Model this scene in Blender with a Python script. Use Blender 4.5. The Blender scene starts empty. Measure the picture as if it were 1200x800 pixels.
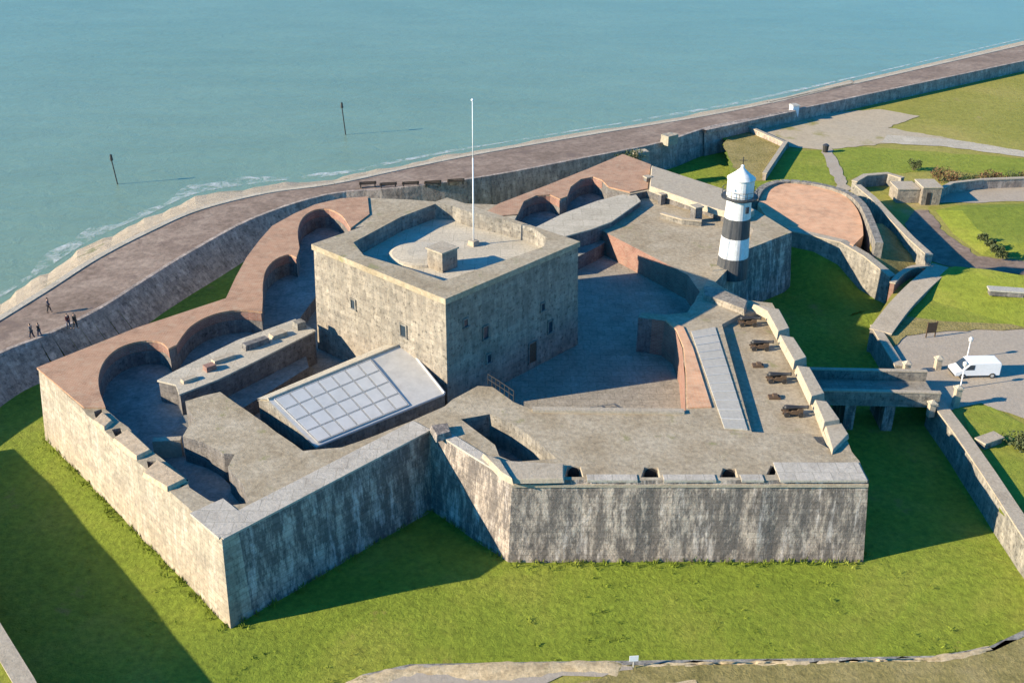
import bpy, bmesh, math, random
from mathutils import Vector, Matrix
from mathutils.geometry import delaunay_2d_cdt
random.seed(7)
S = bpy.context.scene
COL = S.collection
R = math.radians

# ------------------------------------------------------------------ camera
F_PX, PITCH, ROLL, CAM_H = 1300.0, R(26.9), R(0.5), 54.5
_fw = Vector((0, math.cos(PITCH), -math.sin(PITCH)))
_u0 = Vector((0, math.sin(PITCH), math.cos(PITCH)))
_r0 = Vector((1, 0, 0))
_rt = math.cos(ROLL) * _r0 + math.sin(ROLL) * _u0
_up = -math.sin(ROLL) * _r0 + math.cos(ROLL) * _u0
CAMP = Vector((0, 0, CAM_H))
cd = bpy.data.cameras.new('camera')
cam = bpy.data.objects.new('camera', cd)
COL.objects.link(cam)
cam.matrix_world = Matrix(((_rt.x, _up.x, -_fw.x, 0), (_rt.y, _up.y, -_fw.y, 0), (_rt.z, _up.z, -_fw.z, CAM_H), (0, 0, 0, 1)))
cd.sensor_fit = 'HORIZONTAL'
cd.sensor_width = 36.0
cd.lens = 36.0 * F_PX / 1200.0
cd.clip_start = 0.5
cd.clip_end = 9000
S.camera = cam

# ------------------------------------------------------------------ sky and sun
SUN_EL, SUN_AZ = R(22.0), R(196.5)          # direction TO the sun, azimuth counter-clockwise from +x
to_sun = Vector((math.cos(SUN_AZ) * math.cos(SUN_EL), math.sin(SUN_AZ) * math.cos(SUN_EL), math.sin(SUN_EL)))
w = bpy.data.worlds.new('World')
S.world = w
w.use_nodes = True
nt = w.node_tree
bg = nt.nodes['Background']
sky = nt.nodes.new('ShaderNodeTexSky')
sky.sky_type = 'NISHITA'
sky.sun_disc = False
sky.sun_elevation = SUN_EL
sky.sun_rotation = math.atan2(to_sun.x, to_sun.y) % (2 * math.pi)
sky.air_density = 1.0
sky.dust_density = 0.2
sky.ozone_density = 5.0
tint = nt.nodes.new('ShaderNodeMix'); tint.data_type = 'RGBA'; tint.blend_type = 'MULTIPLY'; tint.inputs[0].default_value = 1.0
tint.inputs[7].default_value = (0.10, 0.66, 0.92, 1)          # clear, cool winter sky
nt.links.new(sky.outputs[0], tint.inputs[6]); nt.links.new(tint.outputs[2], bg.inputs[0])
bg.inputs[1].default_value = 0.135
sd = bpy.data.lights.new('sun', 'SUN')
sd.energy = 5.0
sd.angle = R(0.5)
sd.color = (1.0, 0.855, 0.635)
sun = bpy.data.objects.new('sun', sd)
COL.objects.link(sun)
sun.rotation_euler = (-to_sun).to_track_quat('-Z', 'Y').to_euler()
vs = S.view_settings
vs.view_transform = 'Standard'
vs.look = 'None'
vs.exposure = 1.1
S.cycles.diffuse_bounces = 2
S.cycles.max_bounces = 6
vs.gamma = 1.0
vs.use_curve_mapping = False

# ------------------------------------------------------------------ surveying helpers
def U(px, py, z):
    d = (px - 600) / F_PX * _rt + (400 - py) / F_PX * _up + _fw
    t = (z - CAM_H) / d.z
    return CAMP + t * d
def L(pts, z):
    return [U(x, y, z) for x, y in pts]
def proj(p):
    d = p - CAMP
    q = d.dot(_fw)
    return 600 + F_PX * d.dot(_rt) / q, 400 - F_PX * d.dot(_up) / q
def Zat(p, py):
    lo, hi = -10.0, 53.0
    for _ in range(50):
        m = (lo + hi) / 2
        if proj(Vector((p.x, p.y, m)))[1] > py: lo = m
        else: hi = m
    return lo
def area(p):
    return 0.5 * sum(p[i - 1].x * p[i].y - p[i].x * p[i - 1].y for i in range(len(p)))
def ccw(p):
    return list(p) if area(p) > 0 else list(reversed(p))
def smooth(pts, n=3, closed=False):
    """Catmull-Rom refinement of a polyline."""
    out = []
    m = len(pts)
    for i in range(m if closed else m - 1):
        p1, p2 = pts[i], pts[(i + 1) % m]
        p0 = pts[i - 1] if (closed or i > 0) else p1
        p3 = pts[(i + 2) % m] if (closed or i + 2 < m) else p2
        for k in range(n):
            t = k / n
            out.append(0.5 * ((2 * p1) + (p2 - p0) * t + (2 * p0 - 5 * p1 + 4 * p2 - p3) * t * t + (3 * p1 - p0 - 3 * p2 + p3) * t ** 3))
    if not closed: out.append(pts[-1])
    return out
def offset(pts, d):
    """Offset a closed ccw polygon outwards by d."""
    n = len(pts); out = []
    for i in range(n):
        a, b, c = pts[i - 1], pts[i], pts[(i + 1) % n]
        e1 = (b - a); e2 = (c - b)
        e1.z = e2.z = 0
        e1.normalize(); e2.normalize()
        n1 = Vector((e1.y, -e1.x, 0)); n2 = Vector((e2.y, -e2.x, 0))
        m = n1 + n2
        if m.length < 1e-4: m = n1.copy()
        m.normalize()
        k = min(1.0 / max(m.dot(n1), 0.35), 2.2)
        out.append(b + m * d * k)
    return out

# ------------------------------------------------------------------ mesh builder
class MB:
    def __init__(self):
        self.v = []; self.f = []
    def add(self, pts, faces):
        o = len(self.v)
        self.v += [tuple(p) for p in pts]
        self.f += [tuple(i + o for i in f) for f in faces]
        return self
    def poly(self, pts):
        return self.add(pts, [tuple(range(len(pts)))])
    def holed(self, outer, holes, z, zf=None):
        """Horizontal sheet with holes."""
        vs_, es = [], []
        for loop in [outer] + holes:
            o = len(vs_); n = len(loop)
            vs_ += [Vector((p.x, p.y)) for p in loop]
            es += [(o + i, o + (i + 1) % n) for i in range(n)]
        r = delaunay_2d_cdt(vs_, es, [], 0, 1e-5)
        co, fs = r[0], r[2]
        def inside(q, lp):
            c = False; n = len(lp)
            for i in range(n):
                a, b = lp[i - 1], lp[i]
                if (a.y > q.y) != (b.y > q.y) and q.x < (b.x - a.x) * (q.y - a.y) / (b.y - a.y) + a.x: c = not c
            return c
        keep = []
        for f in fs:
            q = sum((co[i] for i in f), Vector((0, 0))) / len(f)
            if inside(q, outer) and not any(inside(q, h) for h in holes): keep.append(tuple(f))
        return self.add([(c.x, c.y, zf(c) if zf else z) for c in co], keep)
    def skirt(self, loop, ztop, zbot, batter=0.0, closed=True, inward=False):
        """Wall faces below a ccw loop (outward facing), optional batter."""
        top = [Vector((p.x, p.y, ztop if ztop is not None else p.z)) for p in loop]
        bt = offset(loop, batter) if batter else loop
        bot = [Vector((p.x, p.y, zbot)) for p in bt]
        n = len(loop)
        fs = []
        for i in range(n if closed else n - 1):
            j = (i + 1) % n
            fs.append((i, j, n + j, n + i) if inward else (n + i, n + j, j, i))
        return self.add(top + bot, fs)
    def prism(self, loop, ztop, zbot, batter=0.0):
        loop = ccw(loop)
        self.skirt(loop, ztop, zbot, batter)
        return self.poly([Vector((p.x, p.y, ztop if ztop is not None else p.z)) for p in loop])
    def box(self, c, size, rz=0.0, taper=1.0):
        sx, sy, sz = size[0] / 2, size[1] / 2, size[2]
        pts = []
        for z, k in ((0, 1.0), (sz, taper)):
            for x, y in ((-sx, -sy), (sx, -sy), (sx, sy), (-sx, sy)):
                q = Matrix.Rotation(rz, 3, 'Z') @ Vector((x * k, y * k, 0))
                pts.append((c[0] + q.x, c[1] + q.y, c[2] + z))
        return self.add(pts, [(3, 2, 1, 0), (4, 5, 6, 7), (0, 1, 5, 4), (1, 2, 6, 5), (2, 3, 7, 6), (3, 0, 4, 7)])
    def lathe(self, c, prof, n=24):
        pts = []
        for r, z in prof:
            for k in range(n):
                a = 2 * math.pi * k / n
                pts.append((c[0] + r * math.cos(a), c[1] + r * math.sin(a), c[2] + z))
        fs = []
        for j in range(len(prof) - 1):
            for k in range(n):
                k2 = (k + 1) % n
                fs.append((j * n + k, j * n + k2, (j + 1) * n + k2, (j + 1) * n + k))
        fs.append(tuple(range(n - 1, -1, -1)))
        fs.append(tuple((len(prof) - 1) * n + k for k in range(n)))
        return self.add(pts, fs)
    def tube(self, a, b, r, r2=None, n=8):
        a, b = Vector(a), Vector(b)
        r2 = r if r2 is None else r2
        d = (b - a).normalized()
        s = d.orthogonal().normalized(); t = d.cross(s)
        pts = []
        for p, rr in ((a, r), (b, r2)):
            for k in range(n):
                q = 2 * math.pi * k / n
                pts.append(p + rr * (math.cos(q) * s + math.sin(q) * t))
        fs = [(k, (k + 1) % n, n + (k + 1) % n, n + k) for k in range(n)]
        fs += [tuple(range(n - 1, -1, -1)), tuple(range(n, 2 * n))]
        return self.add(pts, fs)
    def build(self, name, mat, parent=None, shade=False, bevel=0.0):
        me = bpy.data.meshes.new(name)
        me.from_pydata(self.v, [], self.f)
        bm = bmesh.new(); bm.from_mesh(me)
        bmesh.ops.remove_doubles(bm, verts=bm.verts, dist=1e-4)
        bm.normal_update()
        uv = bm.loops.layers.uv.new('UVMap')
        for f in bm.faces:
            n = f.normal
            if abs(n.z) > 0.75:
                for l in f.loops: l[uv].uv = (l.vert.co.x, l.vert.co.y)
            else:
                t = Vector((-n.y, n.x, 0)).normalized()
                for l in f.loops: l[uv].uv = (l.vert.co.dot(t), l.vert.co.z)
            f.smooth = shade
        bm.to_mesh(me); bm.free()
        me.materials.append(mat)
        o = bpy.data.objects.new(name, me)
        COL.objects.link(o)
        if parent is not None:
            o.parent = parent
            if parent.type == 'EMPTY' and parent.location.length > 0:
                me.transform(Matrix.Translation(-parent.location))
        if bevel:
            b = o.modifiers.new('bevel', 'BEVEL'); b.width = bevel; b.segments = 2; b.limit_method = 'ANGLE'
        return o

def tag(o, label=None, cat=None, group=None, kind=None):
    if label: o['label'] = label
    if cat: o['category'] = cat
    if group: o['group'] = group
    if kind: o['kind'] = kind
    return o
def empty(name, label, cat, group=None, loc=(0, 0, 0)):
    o = bpy.data.objects.new(name, None)
    o.empty_display_size = 0.5
    o.location = loc
    COL.objects.link(o)
    return tag(o, label, cat, group)
def copy_tree(o, parent=None):
    c = o.copy(); COL.objects.link(c)
    c.parent = parent
    for ch in list(o.children): copy_tree(ch, c)
    return c

# ------------------------------------------------------------------ materials
def newmat(name):
    m = bpy.data.materials.new(name); m.use_nodes = True
    t = m.node_tree
    return m, t, t.nodes['Principled BSDF']
def N(t, typ, **kw):
    n = t.nodes.new(typ)
    for k, v in kw.items():
        if k.startswith('i_'):
            key = k[2:]
            n.inputs[int(key) if key.isdigit() else key].default_value = v
        else: setattr(n, k, v)
    return n
def coord(t, uv=False, scale=(1, 1, 1)):
    tc = t.nodes.new('ShaderNodeTexCoord')
    mp = t.nodes.new('ShaderNodeMapping')
    mp.inputs['Scale'].default_value = scale
    t.links.new(tc.outputs['UV' if uv else 'Object'], mp.inputs[0])
    return mp.outputs[0]
def noise(t, vec, scale, detail=6, rough=0.6, dist=0.0):
    n = N(t, 'ShaderNodeTexNoise')
    n.inputs['Scale'].default_value = scale; n.inputs['Detail'].default_value = detail
    n.inputs['Roughness'].default_value = rough; n.inputs['Distortion'].default_value = dist
    t.links.new(vec, n.inputs['Vector'])
    return n.outputs['Fac']
def ramp(t, fac, stops, interp='LINEAR'):
    r = N(t, 'ShaderNodeValToRGB')
    cr = r.color_ramp; cr.interpolation = interp
    while len(cr.elements) > 1: cr.elements.remove(cr.elements[-1])
    cr.elements[0].position = stops[0][0]
    c = stops[0][1]; cr.elements[0].color = (*c, 1) if isinstance(c, tuple) else (c, c, c, 1)
    for p, c in stops[1:]:
        e = cr.elements.new(p); e.color = (*c, 1) if isinstance(c, tuple) else (c, c, c, 1)
    t.links.new(fac, r.inputs[0])
    return r.outputs[0]
def mix(t, fac, a, b, mode='MIX'):
    m = N(t, 'ShaderNodeMix', data_type='RGBA', blend_type=mode)
    for s, v in ((m.inputs[0], fac), (m.inputs[6], a), (m.inputs[7], b)):
        if hasattr(v, 'is_linked'): t.links.new(v, s)
        elif isinstance(v, (int, float)): s.default_value = v
        else: s.default_value = (*v, 1)
    return m.outputs[2]
def bump(t, b, h, strength=0.4, dist=0.1):
    n = N(t, 'ShaderNodeBump'); n.inputs['Strength'].default_value = strength; n.inputs['Distance'].default_value = dist
    t.links.new(h, n.inputs['Height']); t.links.new(n.outputs[0], b.inputs['Normal'])

def stone_wall(name, base, light, dark, stain=0.75, block=(1.1, 0.42), seam=0.6, streak=0.5):
    m, t, b = newmat(name)
    v = coord(t)
    uv = coord(t, True)
    br = N(t, 'ShaderNodeTexBrick')
    t.links.new(uv, br.inputs['Vector'])
    br.inputs['Scale'].default_value = 1.0
    br.inputs['Brick Width'].default_value = block[0]; br.inputs['Row Height'].default_value = block[1]
    br.inputs['Mortar Size'].default_value = 0.02; br.inputs['Mortar Smooth'].default_value = 0.3
    br.inputs['Color1'].default_value = (1, 1, 1, 1); br.inputs['Color2'].default_value = (0.68, 0.67, 0.66, 1)
    br.inputs['Mortar'].default_value = (seam, seam, seam, 1)
    n1 = noise(t, v, 0.6, 9, 0.72)
    c = ramp(t, n1, [(0.3, dark), (0.48, base), (0.7, light)])
    st = noise(t, coord(t, False, (1.1, 1.1, 0.16)), 1.1, 8, 0.75)
    stm = ramp(t, st, [(0.40, 0.0), (0.40 + 0.3 * (1.2 - streak), 1.0)])
    st2 = ramp(t, noise(t, coord(t, False, (1.0, 1.0, 0.35)), 2.2, 8, 0.8), [(0.42, 0.0), (0.60, 1.0)])
    c = mix(t, stain * .8, c, mix(t, st2, (dark[0] * .8, dark[1] * .8, dark[2] * .85), c))
    c = mix(t, stain, c, mix(t, stm, (dark[0] * .55, dark[1] * .6, dark[2] * .65), c))
    pit = ramp(t, noise(t, v, 2.6, 6, 0.75), [(0.36, 0.36), (0.46, 0.98), (0.6, 1.08), (0.74, 1.3)])
    c = mix(t, 0.9, c, pit, 'MULTIPLY')
    c = mix(t, 0.75, c, br.outputs['Color'], 'MULTIPLY')
    t.links.new(c, b.inputs['Base Color'])
    b.inputs['Roughness'].default_value = 0.9
    bump(t, b, noise(t, v, 3.0, 6, 0.7), 0.6, 0.12)
    return m
def scarp_mat(name, base, dark, pale, dt=0.5, pt=0.56):
    m, t, b = newmat(name)
    v = coord(t)
    br = N(t, 'ShaderNodeTexBrick'); t.links.new(coord(t, True), br.inputs['Vector'])
    br.inputs['Scale'].default_value = 1.0; br.inputs['Brick Width'].default_value = 1.25; br.inputs['Row Height'].default_value = .52; br.inputs['Mortar Size'].default_value = .025
    br.inputs['Color1'].default_value = (1.06, 1.05, 1.03, 1); br.inputs['Color2'].default_value = (.74, .73, .73, 1); br.inputs['Mortar'].default_value = (.62, .6, .58, 1)
    c = ramp(t, noise(t, v, .35, 8, .7), [(.32, tuple(x * .8 for x in base)), (.5, base), (.68, tuple(x * 1.15 for x in base))])
    dm = ramp(t, noise(t, coord(t, False, (1.2, 1.2, .3)), .8, 9, .8), [(dt - .03, 0.0), (dt + .07, .85)])
    c = mix(t, dm, c, dark)
    pm = ramp(t, noise(t, coord(t, False, (1.3, 1.3, .2)), .8, 8, .74), [(pt - .02, 0.0), (pt + .08, .8)])
    c = mix(t, pm, c, pale)
    c = mix(t, .8, c, br.outputs['Color'], 'MULTIPLY')
    c = mix(t, .8, c, ramp(t, noise(t, v, 3.2, 6, .75), [(.34, .55), (.5, 1.0), (.7, 1.22)]), 'MULTIPLY')
    t.links.new(c, b.inputs['Base Color']); b.inputs['Roughness'].default_value = .92
    bump(t, b, noise(t, v, 2.6, 7, .75), .7, .15)
    return m
def ground(name, cols, scale=0.35, fine=3.0, rough=0.95, bs=0.5, bd=0.1, finevar=0.35, patch=None, aniso=(1, 1, 1), slabs=None):
    m, t, b = newmat(name)
    v = coord(t, False, aniso)
    n1 = noise(t, v, scale, 8, 0.68, 0.4)
    k = len(cols)
    c = ramp(t, n1, [(0.28 + 0.44 * i / max(k - 1, 1), cc) for i, cc in enumerate(cols)])
    fv = ramp(t, noise(t, v, fine, 6, 0.75), [(0.3, 1 - finevar), (0.5, 1.0), (0.72, 1 + finevar)])
    c = mix(t, 1.0, c, fv, 'MULTIPLY')
    if slabs:
        br = N(t, 'ShaderNodeTexBrick'); t.links.new(coord(t, True), br.inputs['Vector'])
        br.inputs['Scale'].default_value = 1.0; br.inputs['Brick Width'].default_value = slabs[0]; br.inputs['Row Height'].default_value = slabs[1]; br.inputs['Mortar Size'].default_value = 0.035
        br.inputs['Color1'].default_value = (1, 1, 1, 1); br.inputs['Color2'].default_value = (0.82, 0.82, 0.81, 1); br.inputs['Mortar'].default_value = (0.6, 0.6, 0.58, 1)
        c = mix(t, 0.7, c, br.outputs['Color'], 'MULTIPLY')
    if patch:
        pm = ramp(t, noise(t, v, patch[1], 7, 0.7), [(patch[2], 0.0), (patch[2] + 0.07, 1.0)])
        c = mix(t, pm, c, patch[0])
    t.links.new(c, b.inputs['Base Color'])
    b.inputs['Roughness'].default_value = rough
    b.inputs['Specular IOR Level'].default_value = 0.2
    bump(t, b, noise(t, v, fine * 1.4, 6, 0.75), bs, bd)
    return m
def plain(name, col, rough=0.6, var=0.15, metal=0.0, sc=4.0):
    m, t, b = newmat(name)
    v = coord(t)
    f = ramp(t, noise(t, v, sc, 6, 0.7), [(0.3, 1 - var), (0.7, 1 + var)])
    t.links.new(mix(t, 1.0, col, f, 'MULTIPLY'), b.inputs['Base Color'])
    b.inputs['Roughness'].default_value = rough; b.inputs['Metallic'].default_value = metal
    return m
def brick(name, c1, c2, mortar, scale=1.0, rough=0.9, wear=0.6):
    m, t, b = newmat(name)
    uv = coord(t, True); v = coord(t)
    br = N(t, 'ShaderNodeTexBrick')
    t.links.new(uv, br.inputs['Vector'])
    br.inputs['Scale'].default_value = scale
    br.inputs['Brick Width'].default_value = 0.45; br.inputs['Row Height'].default_value = 0.16; br.inputs['Mortar Size'].default_value = 0.018
    br.inputs['Color1'].default_value = (*c1, 1); br.inputs['Color2'].default_value = (*c2, 1); br.inputs['Mortar'].default_value = (*mortar, 1)
    f = ramp(t, noise(t, v, 0.6, 8, 0.7), [(0.3, 0.6), (0.5, 1.0), (0.7, 1.2)])
    c = mix(t, 0.8, br.outputs['Color'], f, 'MULTIPLY')
    pm = ramp(t, noise(t, v, 1.1, 7, 0.72), [(0.52, 0.0), (0.66, wear)])
    c = mix(t, pm, c, mortar)
    t.links.new(c, b.inputs['Base Color'])
    b.inputs['Roughness'].default_value = rough
    bump(t, b, noise(t, v, 5.0, 5, 0.7), 0.4, 0.05)
    return m

M = {}
M['keep'] = stone_wall('keep_stone', (0.40, 0.335, 0.25), (0.50, 0.43, 0.33), (0.25, 0.21, 0.165), 0.55, (1.0, 0.5), 0.62, streak=0.4)
M['scarp'] = scarp_mat('scarp_stone', (0.50, 0.42, 0.345), (0.115, 0.10, 0.092), (0.66, 0.58, 0.52), .455, .57)
M['palescarp'] = scarp_mat('pale_scarp_stone', (0.39, 0.33, 0.245), (0.20, 0.17, 0.13), (0.50, 0.435, 0.345), .58, .52)
M['inner'] = stone_wall('inner_stone', (0.35, 0.31, 0.245), (0.45, 0.405, 0.33), (0.19, 0.17, 0.145), 0.6)
M['shadestone'] = stone_wall('shade_toned_stone', (0.25, 0.225, 0.20), (0.33, 0.30, 0.265), (0.14, 0.125, 0.115), 0.6, (0.5, 0.2))  # stone toned darker, with the shade of bay and traverse walls in its colour
M['seastone'] = stone_wall('sea_wall_stone', (0.56, 0.45, 0.36), (0.66, 0.55, 0.45), (0.26, 0.20, 0.16), 0.6, (1.3, 0.6))
M['counter'] = stone_wall('counterscarp_stone', (0.40, 0.36, 0.29), (0.5, 0.45, 0.37), (0.2, 0.18, 0.15), 0.6)
M['top'] = ground('rampart_gravel', [(0.25, 0.195, 0.125), (0.33, 0.265, 0.175), (0.38, 0.315, 0.22), (0.43, 0.365, 0.265)], 0.25, 2.4, finevar=0.33, patch=((0.26, 0.235, 0.12), 0.4, 0.6))
M['coping'] = ground('coping_stone', [(0.31, 0.255, 0.185), (0.41, 0.345, 0.255), (0.35, 0.30, 0.23)], 0.4, 3.5, finevar=0.22)
M['brickcap'] = brick('worn_brick_coping', (0.35, 0.17, 0.09), (0.39, 0.215, 0.125), (0.44, 0.315, 0.205), 1.0, wear=0.75)
M['redbrick'] = brick('red_brick', (0.22, 0.09, 0.065), (0.27, 0.14, 0.10), (0.26, 0.20, 0.16), 1.0, wear=0.35)
M['salmon'] = brick('salmon_brick', (0.58, 0.28, 0.14), (0.62, 0.34, 0.19), (0.58, 0.40, 0.25), 0.8, wear=0.45)
M['yard'] = ground('courtyard_paving', [(0.23, 0.20, 0.16), (0.31, 0.275, 0.22), (0.38, 0.335, 0.27)], 0.3, 3.0, finevar=0.3, slabs=(1.6, 1.1))
M['gunfloor'] = ground('gun_floor', [(0.15, 0.145, 0.13), (0.24, 0.23, 0.2), (0.33, 0.31, 0.27)], 0.5, 2.5)
M['gravel'] = ground('road_gravel', [(0.31, 0.255, 0.19), (0.38, 0.32, 0.245), (0.34, 0.29, 0.23)], 0.12, 3.0, finevar=0.16)
M['prom'] = ground('promenade_paving', [(0.16, 0.115, 0.085), (0.23, 0.17, 0.13), (0.31, 0.24, 0.185)], 0.18, 1.2, finevar=0.38, patch=((0.17, 0.125, 0.10), 0.25, 0.56))
M['shingle'] = ground('shingle', [(0.26, 0.205, 0.145), (0.40, 0.33, 0.245), (0.33, 0.265, 0.18)], 0.3, 3.0, bs=0.8, bd=0.2, patch=((0.13, 0.14, 0.06), 0.16, 0.60))
M['sand'] = ground('tan_earth', [(0.36, 0.26, 0.14), (0.50, 0.38, 0.22), (0.58, 0.46, 0.29)], 0.7, 3.0, finevar=0.4, patch=((0.17, 0.15, 0.06), 0.6, 0.6))
M['sandgravel'] = ground('sandy_gravel', [(0.34, 0.27, 0.18), (0.43, 0.35, 0.24), (0.38, 0.32, 0.23)], 0.08, 2.0, finevar=0.18, patch=((0.27, 0.24, 0.09), 0.07, 0.58))
M['cream'] = ground('cream_roof_paving', [(0.47, 0.41, 0.31), (0.57, 0.505, 0.39)], 0.4, 3.0, finevar=0.2, slabs=(2.4, 2.0))
M['edge'] = ground('pale_edge_stone', [(0.37, 0.325, 0.265), (0.48, 0.43, 0.355), (0.43, 0.385, 0.32)], 0.5, 3.0, finevar=0.2, slabs=(1.4, 1.4))
M['sandcap'] = ground('sandy_merlon_top', [(0.40, 0.30, 0.19), (0.52, 0.39, 0.25), (0.44, 0.35, 0.25)], 0.6, 3.0)
M['concrete'] = ground('pale_concrete', [(0.42, 0.365, 0.275), (0.53, 0.465, 0.36)], 0.4, 3.0, finevar=0.22, slabs=(2.4, 2.0))
M['grass'] = ground('moat_grass', [(0.145, 0.20, 0.02), (0.20, 0.25, 0.028), (0.275, 0.275, 0.048)], 0.07, 1.7, finevar=0.36, bs=0.9, bd=0.25, patch=((0.25, 0.215, 0.055), 0.16, 0.62))
M['lawn'] = ground('lawn_grass', [(0.155, 0.20, 0.02), (0.215, 0.245, 0.03), (0.28, 0.265, 0.05)], 0.06, 1.2, finevar=0.25, bs=0.7, bd=0.2)
M['field'] = ground('dry_field_grass', [(0.20, 0.20, 0.03), (0.265, 0.245, 0.05), (0.34, 0.28, 0.08)], 0.045, 0.9, finevar=0.22, patch=((0.35, 0.27, 0.12), 0.05, 0.6), bs=0.6, bd=0.2)
M['drygrass'] = ground('tussock_grass', [(0.17, 0.145, 0.045), (0.27, 0.22, 0.08), (0.34, 0.27, 0.12)], 0.3, 2.2, bs=0.9, bd=0.2)
M['asphalt'] = ground('asphalt', [(0.05, 0.05, 0.05), (0.075, 0.072, 0.07)], 0.3, 4.0)
M['leadgrey'] = ground('grey_roof_slab', [(0.37, 0.345, 0.295), (0.44, 0.415, 0.36)], 0.5, 3.0, finevar=0.12)
M['white'] = plain('white_paint', (0.8, 0.79, 0.77), 0.5, 0.06)
def weathered(name, col, dirt, amt):
    m, t, b = newmat(name)
    st = ramp(t, noise(t, coord(t, False, (1.6, 1.6, .22)), 1.5, 7, .75), [(.45, 0.0), (.7, amt)])
    pt = ramp(t, noise(t, coord(t), 3.0, 6, .7), [(.3, .85), (.7, 1.08)])
    t.links.new(mix(t, 1.0, mix(t, st, col, dirt), pt, 'MULTIPLY'), b.inputs['Base Color']); b.inputs['Roughness'].default_value = .6
    return m
M['lhwhite'] = weathered('weathered_white_paint', (.78, .77, .74), (.42, .36, .29), .6)
M['lhblack'] = weathered('weathered_black_paint', (.05, .052, .055), (.17, .16, .15), .6)
M['black'] = plain('black_paint', (0.035, 0.037, 0.04), 0.5, 0.25)
M['darkgap'] = plain('dark_opening', (0.02, 0.019, 0.018), 0.9, 0.3)
M['iron'] = plain('black_iron', (0.05, 0.047, 0.045), 0.5, 0.3, 0.4)
M['wood'] = plain('dark_timber', (0.09, 0.055, 0.03), 0.8, 0.35, sc=8)
M['glass'] = plain('dark_glass', (0.03, 0.045, 0.06), 0.08, 0.1)
M['whiteroof'] = plain('pale_membrane_roof', (0.55, 0.515, 0.45), 0.6, 0.14, sc=0.9)
M['pane'] = plain('pale_roof_glazing', (0.60, 0.57, 0.51), 0.55, 0.10, sc=0.8)
M['mullion'] = plain('grey_glazing_bar', (0.47, 0.45, 0.41), 0.5, 0.1)
M['rubber'] = plain('tyre_rubber', (0.02, 0.02, 0.02), 0.9, 0.2)
M['skin'] = plain('skin', (0.45, 0.28, 0.2), 0.6, 0.05)
M['hair'] = plain('dark_hair', (0.03, 0.02, 0.015), 0.7, 0.2)
M['leaf'] = plain('shrub_leaf', (0.06, 0.075, 0.02), 0.8, 0.5, sc=2.5)
M['rust'] = plain('russet_leaf', (0.15, 0.085, 0.035), 0.85, 0.5, sc=2.5)
M['bark'] = plain('bark', (0.09, 0.065, 0.045), 0.9, 0.3)

# ------------------------------------------------------------------ water
def water_mat():
    m, t, b = newmat('sea_water')
    v = coord(t)
    c = ramp(t, noise(t, coord(t, False, (1, 1.6, 1)), 0.008, 5, 0.6), [(0.3, (0.178, 0.25, 0.158)), (0.7, (0.20, 0.272, 0.178))])
    streak = ramp(t, noise(t, coord(t, False, (0.35, 1.0, 1)), 0.11, 7, 0.7), [(0.35, 0.93), (0.65, 1.06)])
    c = mix(t, 1.0, c, streak, 'MULTIPLY')
    t.links.new(c, b.inputs['Base Color'])
    b.inputs['Roughness'].default_value = 0.30
    b.inputs['Specular IOR Level'].default_value = 0.35
    n1 = noise(t, coord(t, False, (0.7, 1.1, 1)), 0.35, 8, 0.68, 0.5)
    n2 = N(t, 'ShaderNodeBump'); n2.inputs['Strength'].default_value = 0.3; n2.inputs['Distance'].default_value = 0.7
    t.links.new(n1, n2.inputs['Height']); t.links.new(n2.outputs[0], b.inputs['Normal'])
    return m
sea = MB().poly([Vector((-4000, -600, -2)), Vector((4000, -600, -2)), Vector((4000, 6000, -2)), Vector((-4000, 6000, -2))]).build('sea_water', water_mat())
tag(sea, 'calm teal sea with fine ripples beyond the promenade', 'sea', kind='structure')

# ------------------------------------------------------------------ levels
ZT, ZA, ZC, ZR, ZW, ZP, ZG = 7.2, 4.8, 3.4, 6.7, 6.3, 4.0, 2.2

# ------------------------------------------------------------------ coast: beach, promenade, sea wall
shore = L([(-140, 430), (-60, 382), (0, 347), (55, 312), (110, 278), (170, 252), (230, 226), (310, 213), (390, 205), (470, 189), (560, 172), (700, 149), (850, 124), (1000, 91), (1200, 45)], -2)
def Lz(pz): return [U(x, y, z) for x, y, z in pz]
crest = Lz([(-140, 458, 2.6), (-60, 408, 2.6), (0, 372, 2.6), (55, 338, 2.6), (110, 303, 2.6), (170, 272, 2.7), (230, 246, 2.8), (310, 226, 3.0), (390, 215, 3.2), (470, 198, 3.2), (560, 180, 3.2), (700, 156, 3.2), (850, 131, 3.2), (1000, 98, 3.2), (1200, 52, 3.2)])
inner = Lz([(-140, 510, 3.0), (-60, 455, 3.0), (0, 417, 3.0), (60, 393, 3.0), (118, 364, 3.0), (170, 331, 3.0), (225, 297, 3.0), (300, 257, 3.1), (385, 230, 3.4), (470, 222, 3.6), (575, 208, ZP), (690, 186, ZP), (775, 169, ZP), (835, 150, ZP), (930, 131, ZP), (1200, 73, ZP)])
def extend(a, b, d):
    return b + (b - a).normalized() * d
shore.append(extend(shore[-2], shore[-1], 900)); crest.append(extend(crest[-2], crest[-1], 900)); inner.append(extend(inner[-2], inner[-1], 900))
shore = smooth(shore, 6); crest = smooth(crest, 6); inner_s = smooth(inner, 4)
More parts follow.
